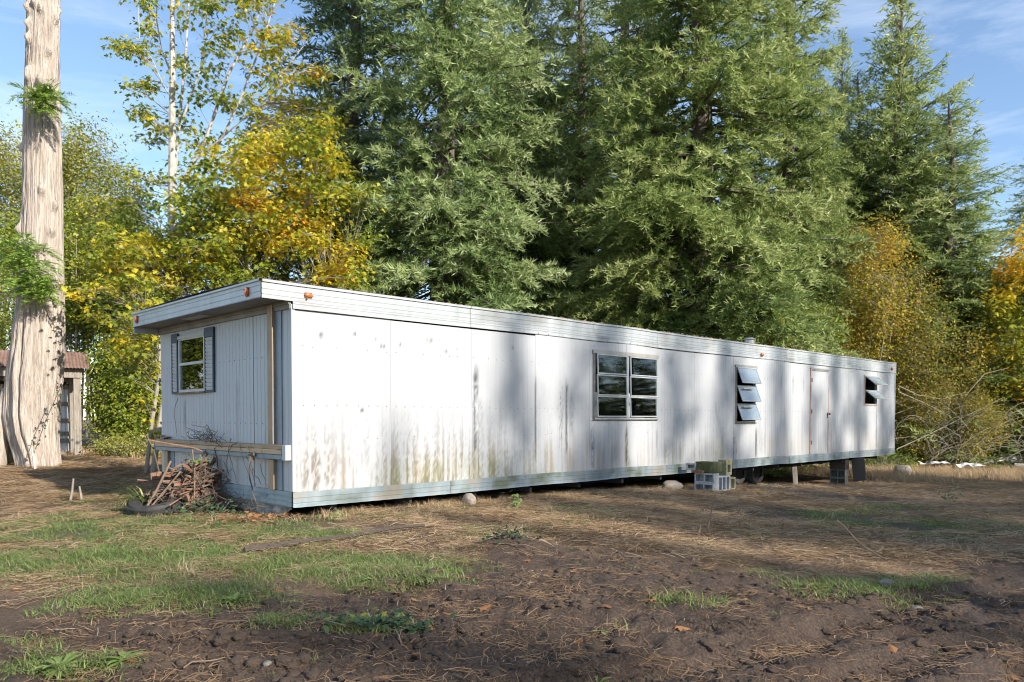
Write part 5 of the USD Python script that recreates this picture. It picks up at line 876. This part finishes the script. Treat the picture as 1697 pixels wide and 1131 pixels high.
bush('green and yellow maple cut by the right edge of the picture', 1712, 560, 31.0, 90, 180, 330, 34, 'maple_leaf', .17, 85, .56, shape='maple', name='maple_tree', cat='tree', gaps=.36, spread=.26, yellow=((1690, 400, 1.8, .42), (1660, 440, .8, .35), (1650, 480, .7, .3)))
bush('dark green shrub at the foot of the light green fir', 1610, 520, 33.5, 70, 80, 260, 38, 'shrub_leaf', .11, 86, .46)
bush('glossy green shrub at far right behind the fallen log', 1670, 700, 32.0, 50, 60, 240, 38, 'shrub_leaf', .10, 87, .60)
bush('tangled yellow-green bramble thicket right of the trailer end', 1565, 690, 30.5, 95, 75, 420, 42, 'willow_leaf', .085, 88, .40, name='bramble', gaps=.42, spread=.26, hollow=.2)
bush('low green brambles under the far end of the trailer', 1470, 765, 28.5, 45, 16, 90, 26, 'shrub_leaf', .08, 89, .45, name='bramble', spread=.15, gaps=.3)
# bare arching canes of the thicket
r = np.random.default_rng(91); o = np.array(at_ground(17.6, 29.9)); tw = []
cn = thing('dead_canes', 'grey bare arching canes tangled over the bramble thicket at right', 'brambles', o)
for i in range(110):
    a = rel(r.normal(1590, 55), r.uniform(700, 775), 30 + r.normal(0, .6), o); b = a + [r.normal(0, 1.3), r.normal(0, .4), r.uniform(.4, 2.0)]; e = b + [r.normal(.4, 1.2), r.normal(0, .4), r.uniform(-1.2, .6)]
    k = np.linspace(0, 1, 7)[:, None]; p = a * (1 - k) ** 2 + 2 * b * k * (1 - k) + e * k ** 2; m = tube(p, np.linspace(.011, .004, 7), 4, False)
    if i < 26: part('cane', m, M['twig'], cn)
    else: tw.append(m)
part('cane_tangle', cat_(tw), M['twig'], cn, kind='stuff')
for i, pts in enumerate((((1488, 640), (1520, 655), (1560, 662), (1600, 650)), ((1488, 650), (1530, 668), (1575, 690)), ((1486, 745), (1540, 720), (1600, 690), (1660, 660)), ((1600, 655), (1630, 620), (1670, 610)))):
    part('long_cane', tube([rel(a, b, 29.4, o) for a, b in pts], np.linspace(.020, .008, len(pts)), 5), M['twig'], cn)
# ---------------------------------------------------------------- grass, straw, leaves and clods on the ground (uncountable)
def tuft(r, n, rad, h, w, lean, t0, t1, seg=3):
    "one clump of bent tapering blades"
    vs, fs, ts, k = [], [], [], 0
    for i in range(n):
        a = r.uniform(0, 2 * np.pi); b = r.normal(0, rad * .5, 2); hh = h * r.uniform(.45, 1.15); ln = lean * r.uniform(.3, 1.4) * hh; d = np.array([math.cos(a), math.sin(a)]); s_ = np.array([-d[1], d[0]]); ww = w * r.uniform(.7, 1.3)
        u = np.linspace(0, 1, seg + 1); c = np.c_[b[0] + d[0] * ln * u ** 2, b[1] + d[1] * ln * u ** 2, hh * (u - .35 * lean * u ** 2) - .01]
        wd = ww * (1 - u * .85)[:, None]; l_ = np.c_[c[:, :2] + s_ * wd / 2, c[:, 2]]; r_ = np.c_[c[:, :2] - s_ * wd / 2, c[:, 2]]; v = np.empty((2 * seg + 2, 3)); v[0::2] = l_; v[1::2] = r_
        for q in range(seg): fs += [(k + 2 * q, k + 2 * q + 1, k + 2 * q + 3), (k + 2 * q, k + 2 * q + 3, k + 2 * q + 2)]
        vs.append(v); ts.append(np.full(len(v), r.uniform(t0, t1))); k += len(v)
    return np.vstack(vs), np.array(fs), np.clip(np.concatenate(ts), 0, 1)
def mat_of_straw(r, n, rad, l0, l1, w, t0, t1, lift=.02):
    vs, fs, ts, k = [], [], [], 0; main = r.uniform(0, np.pi)
    for i in range(n):
        a = main + r.normal(0, .7) if r.random() < .6 else r.uniform(0, np.pi); l = r.uniform(l0, l1); c = r.normal(0, rad * .55, 2); d = np.array([math.cos(a), math.sin(a)]); s_ = np.array([-d[1], d[0]]); z = abs(r.normal(0, lift)) + .004; tl = r.normal(0, .12); bw = r.normal(0, .08) * l
        u = np.array([-.5, 0, .5]); cc = c + d * (u * l)[:, None] + s_ * (bw * (1 - 4 * u ** 2))[:, None]; zz = np.maximum(z + tl * u * l + .02 * l * (1 - 4 * u ** 2), .0); ww = w * r.uniform(.6, 1.4)
        v = np.empty((6, 3)); v[0::2] = np.c_[cc + s_ * ww / 2, zz]; v[1::2] = np.c_[cc - s_ * ww / 2, zz + ww * .3]
        fs += [(k, k + 1, k + 3), (k, k + 3, k + 2), (k + 2, k + 3, k + 5), (k + 2, k + 5, k + 4)]; vs.append(v); ts.append(np.full(6, r.uniform(t0, t1))); k += 6
    return np.vstack(vs), np.array(fs), np.concatenate(ts)
def scatter(name, label, cat, protos, material, pts, scales, seed, kindname, zoff=0.0):
    r = np.random.default_rng(seed); pth = numbered('/World', name); pi = UsdGeom.PointInstancer.Define(stage, pth); rel_ = pi.CreatePrototypesRel()
    for k, pm in enumerate(protos):
        g = part(kindname, pm[:2], material, pi, pv={'tone': pm[2]} if len(pm) > 2 else None); rel_.AddTarget(g.GetPath())
    n = len(pts); z = full_h(pts[:, 0], pts[:, 1]) + zoff; a = r.uniform(0, 2 * np.pi, n)
    pi.CreateProtoIndicesAttr(Vt.IntArray.FromNumpy(r.integers(0, len(protos), n).astype(np.int32)))
    pi.CreatePositionsAttr(Vt.Vec3fArray.FromNumpy(np.c_[pts, z].astype(np.float32)))
    pi.CreateOrientationsAttr(Vt.QuathArray([Gf.Quath(float(math.cos(q / 2)), 0.0, 0.0, float(math.sin(q / 2))) for q in a]))
    pi.CreateScalesAttr(Vt.Vec3fArray.FromNumpy((np.asarray(scales)[:, None] * np.ones(3)).astype(np.float32)))
    return tag(pi, label, cat, kind='stuff')
def sample(r, n, x0, x1, y0, y1, fn, near=0.0):
    x = r.uniform(x0, x1, n); y = y0 + (y1 - y0) * r.uniform(0, 1, n) ** (1 + near); w = fn(x, y); loc = np.stack([(x - HX) * U[0] + (y - HY) * U[1], (x - HX) * V[0] + (y - HY) * V[1]])
    inside = (loc[0] > -.02) & (loc[0] < LEN) & (loc[1] > -.02 + .25 * (r.random(n) < .4)) & (loc[1] < WID)
    k = (r.random(n) < w) & ~inside & (np.abs(x) < y * .75 + 1.0); return np.c_[x[k], y[k]]
r = np.random.default_rng(100)
gt = [tuft(r, 22, .10, .055, .0055, 1.0, .1, .8) for _ in range(4)] + [tuft(r, 12, .08, .095, .006, 1.1, .3, 1.0) for _ in range(2)] + [tuft(r, 9, .07, .04, .013, .9, .15, .7) for _ in range(2)]
p = np.vstack([sample(r, 52000, -5.5, 6.5, 3.5, 8.5, lambda x, y: masks(x, y)[1] ** 1.2, .2), sample(r, 30000, -9, 9, 8.0, 13.5, lambda x, y: masks(x, y)[1] * .9), sample(r, 5000, 6, 24, 18, 30, lambda x, y: masks(x, y)[1] * .8), sample(r, 5000, -5, 6, 3.5, 12, lambda x, y: .16 * (1 - masks(x, y)[0]) * smooth01(nz(x, y, 1.5, 71), .45, .65) + .02)])
scatter('grass', 'short green grass growing in patches on the churned ground', 'grass', gt, M['grass'], p, r.uniform(.6, 1.25, len(p)) * np.where(p[:, 1] > 16, 1.9, 1), 101, 'grass_tuft')
dt = [tuft(r, 18, .09, .16, .0045, .95, .45, 1.0) for _ in range(4)]
p = np.vstack([sample(r, 9000, -8, 9, 6.0, 15, lambda x, y: (masks(x, y)[2] * .35) * smooth01(nz(x, y, 1.7, 60), .42, .66)), sample(r, 900, -6, 8, 8.5, 22, lambda x, y: .9 * (np.abs((x - HX) * V[0] + (y - HY) * V[1] + .12) < .22)),
    np.array([hw(q, w_)[:2] for q, w_ in zip(r.uniform(0, 19.6, 520) ** 1.0, r.normal(-.10, .13, 520))])])
scatter('dry_grass', 'tan dry grass clumps standing in the mown straw', 'grass', dt, M['straw'], p, r.uniform(.5, 1.15, len(p)), 102, 'dry_tuft')
ft = [tuft(r, 22, .16, .42, .012, .7, .45, 1.0) for _ in range(4)]
p = np.vstack([sample(r, 15000, 5, 26, 20, 33, lambda x, y: .75 * smooth01(nz(x, y, .5, 61), .32, .6) * smooth01(y, 21, 26)), sample(r, 1500, -16, -5, 17, 24, lambda x, y: .35 * smooth01(y, 19.5, 22))])
scatter('dry_grass', 'tall tan dry grass in the sun beyond the far end of the trailer', 'grass', ft, M['straw'], p, r.uniform(.45, 1.1, len(p)), 103, 'dry_tuft')
sm = [mat_of_straw(r, 52, .22, .04, .19, .0036, .05, .95) for _ in range(6)]
p = np.vstack([sample(r, 26000, -8, 9, 4.6, 13, lambda x, y: masks(x, y)[2] * .55 * (1 - .75 * masks(x, y)[1]) * (.35 + .65 * smooth01(y, 5.5, 8.5)), .15), sample(r, 12000, -14, 16, 12, 26, lambda x, y: masks(x, y)[2] * .75), sample(r, 2600, -5, 6, 3.5, 8, lambda x, y: masks(x, y)[0] * .03)])
scatter('dry_straw', 'mown straw strewn over the ground before the trailer', 'straw', sm, M['straw'], p, r.uniform(.7, 1.3, len(p)) * np.where(p[:, 1] > 13, 1.4, np.where(p[:, 1] < 7.5, .7, 1)), 104, 'straw_mat')
dm = [mat_of_straw(r, 14, .16, .05, .16, .004, .0, .55) for _ in range(3)]
p = sample(r, 9000, -5, 6, 3.5, 8.5, lambda x, y: masks(x, y)[0] * .26, .2)
scatter('straw_bits', 'scattered bits of straw and root trodden into the mud', 'straw', dm, M['straw'], p, r.uniform(.5, 1.1, len(p)), 105, 'straw_mat')
cd = []
for k in range(6):
    v, f = ico(1, 2); n_ = meshkit.fbm(v * 1.6 + k * 5, 4, k); v = v * (.55 + .9 * n_[:, None]) * [1, .8, .55]; cd.append((v, f))
p = sample(r, 30000, -5, 6, 3.5, 8.2, lambda x, y: masks(x, y)[0] * .55 * smooth01(nz(x, y, 2.2, 66), .40, .62) + .02, .3)
scatter('soil_clods', 'crumbled dark soil clods in the churned mud', 'soil', cd, M['clod'], p, .006 + .045 * r.random(len(p)) ** 4.0, 106, 'clod')
lf = []
for k in range(4):
    c = np.zeros((1, 3)); n_ = unit(r.normal(0, .25, (1, 3)) + [0, 0, 1]); lf.append(leaves(c, n_, np.array([[1.0, 0, .1]]), np.array([.11]), np.array([r.uniform(.1, 1)]), 'maple' if k < 3 else 'oval'))
p = np.vstack([sample(r, 260, -5, 6, 3.6, 12, lambda x, y: .5 + 0 * x), sample(r, 1500, -16, -3, 10.5, 19, lambda x, y: .6 + 0 * x)])
scatter('fallen_leaves', 'brown and orange maple leaves fallen on the ground', 'leaves', lf, M['dead_leaf'], p, r.uniform(.45, 1.0, len(p)), 107, 'fallen_leaf', .015)

# ---------------------------------------------------------------- single weeds
def rosette(label, x, y, n, l, w, seed, m, rise=.5, name='weed', t=(.2, .9)):
    r = np.random.default_rng(seed); th_ = thing(name, label, 'weed', (x, y, gz(x, y)))
    for i in range(n):
        a = i * 2.4 + r.normal(0, .3); ll = l * r.uniform(.6, 1.15); el = r.uniform(.15, 1.0) * rise; d = np.array([math.cos(a) * math.cos(el), math.sin(a) * math.cos(el), math.sin(el)]); s_ = np.array([-math.sin(a), math.cos(a), 0]); u = np.linspace(0, 1, 6)
        c = d * (ll * u)[:, None] - np.array([0, 0, 1]) * (.42 * ll * u ** 2)[:, None]; c[:, 2] = np.maximum(c[:, 2], .004); ww = w * np.array([.25, .6, 1, .95, .6, .03]) * r.uniform(.8, 1.2); ww = ww * (1 + .25 * np.array([0, 1, -1, 1, -1, 0]) * (seed % 2))
        v = np.empty((18, 3)); v[0::3] = c + s_ * ww[:, None] / 2 + [0, 0, .15 * w]; v[1::3] = c; v[2::3] = c - s_ * ww[:, None] / 2 + [0, 0, .15 * w]; f = []
        for q in range(5): b = 3 * q; f += [(b, b + 1, b + 4), (b, b + 4, b + 3), (b + 1, b + 2, b + 5), (b + 1, b + 5, b + 4)]
        part('leaf', (v, np.array(f)), m, th_, pv={'tone': np.full(18, r.uniform(*t))})
    return th_
rosette('broad green weed at the bottom left corner of the picture', -2.42, 4.12, 26, .20, .035, 1, M['grass'], .8, t=(.3, .7)); rosette('small green weed right beside the bottom left corner weed', -2.12, 4.2, 18, .14, .028, 2, M['grass'], .8, t=(.3, .7))
rosette('tuft of green grass-like leaves at the bottom edge, middle right of the mud', .45, 4.05, 18, .13, .018, 3, M['grass'], .9, t=(.3, .7)); rosette('small green weed in the left grass, nearest the mud', -2.0, 5.55, 16, .15, .04, 4, M['grass'], .8, t=(.3, .75)); rosette('leafy green weed in the grass in front of the fallen pole', -1.1, 6.15, 18, .15, .04, 5, M['grass'], .9, t=(.3, .75))
rosette('flattened green sprig lying in the mud at the right centre', .55, 4.75, 7, .10, .02, 6, M['grass'], .3, t=(.45, .8)); rosette('green sprig lying in the mud at the far right', 3.35, 4.6, 9, .14, .022, 7, M['grass'], .5, t=(.3, .7))
def clump(label, x, y, n, rx, ry, h, size, seed, m, name='weed', shape='oval', t=(.1, .8)):
    r = np.random.default_rng(seed); th_ = thing(name, label, 'weed', (x, y, gz(x, y))); st = []
    c = np.c_[r.normal(0, rx * .5, n), r.normal(0, ry * .5, n), np.abs(r.normal(0, h * .5, n)) + .02]; ro = [full_h(np.array([x + q[0]]), np.array([y + q[1]]))[0] - gz(x, y) for q in c]; c[:, 2] += np.array(ro)
    v, f, tt = leaves(c, unit(r.normal(0, .5, (n, 3)) + [0, -.2, 1]), unit(r.normal(0, 1, (n, 3)) * [1, 1, .3]), size * r.uniform(.6, 1.2, n), r.uniform(*t, n), shape); part('leaves', (v, f), m, th_, pv={'tone': tt}, kind='stuff')
    for i in range(max(3, n // 14)):
        q = c[r.integers(n)]; st.append(tube([(q[0] * .6, q[1] * .6, q[2] * .1), q * [.9, .9, .7], q], [.004, .003, .002], 4, False))
    part('stems', cat_(st), M['twig'], th_); return th_
clump('wilted dark leafy clump lying on the mud in the centre left', -.80, 4.85, 150, .42, .13, .07, .065, 11, M['weed'])
clump('pale tipped stalks at the top of the wilted dark clump', -.95, 5.0, 24, .25, .06, .06, .05, 12, M['alder_leaf'])
clump('fresh green leafy weed before the skirt trim, left half', .03, 10.8, 40, .10, .10, .24, .10, 13, M['grass'], t=(.35, .8))
clump('green weed growing from the trailer corner shadow', -2.15, 9.35, 30, .2, .1, .10, .06, 14, M['grass'], t=(.3, .7)); clump('green leafy weeds growing at the foot of the brush pile', -4.05, 10.2, 130, .45, .2, .22, .085, 15, M['weed'], t=(.4, 1.0)); clump('reddish dead leaves caught at the foot of the apron sheet', -3.1, 9.4, 110, .6, .3, .08, .08, 16, M['dead_leaf'])
clump('small round green bush on the shaded ground at right', 8.5, 14.95, 60, .2, .2, .28, .07, 17, M['weed'], t=(.3, .9)); clump('dark sod and roots on top of the little mud mound', -.05, 7.42, 90, .32, .14, .05, .05, 18, M['weed'], t=(0, .5)); clump('green sprig on top of the brush pile', -4.35, 10.55, 26, .16, .1, .05, .08, 19, M['grass'], t=(.3, .7)).GetAttribute('xformOp:translate').Set(Gf.Vec3d(-4.30, 10.55, PZ + .66))
# strap-leaved plant growing out of the tyre
r = np.random.default_rng(120); sx, sy = -5.05, 10.6; th_ = thing('strap_leaf_plant', 'strap-leaved green plant arching out beside the brush pile', 'plant', (sx, sy, gz(sx, sy) + .12))
for i in range(46):
    a = r.normal(3.5, 1.0); l = r.uniform(.35, .85); el = r.uniform(.3, 1.15); d = np.array([math.cos(a) * math.cos(el), math.sin(a) * math.cos(el) * .7, math.sin(el)]); s_ = np.array([-math.sin(a), math.cos(a), .3]); u = np.linspace(0, 1, 7); c = np.r_[r.normal(0, .06, 2), .05] + d * (l * u)[:, None] - np.array([0, 0, 1]) * (.62 * l * u ** 2.2)[:, None]
    ww = .022 * np.array([.7, 1, 1, .9, .7, .4, .03]); v = np.empty((14, 3)); v[0::2] = c + s_ * ww[:, None] / 2; v[1::2] = c - s_ * ww[:, None] / 2; f = []
    for q in range(6): f += [(2 * q, 2 * q + 1, 2 * q + 3), (2 * q, 2 * q + 3, 2 * q + 2)]
    part('leaf', (v, np.array(f)), M['grass'], th_, pv={'tone': np.full(14, r.uniform(.55, .95))})
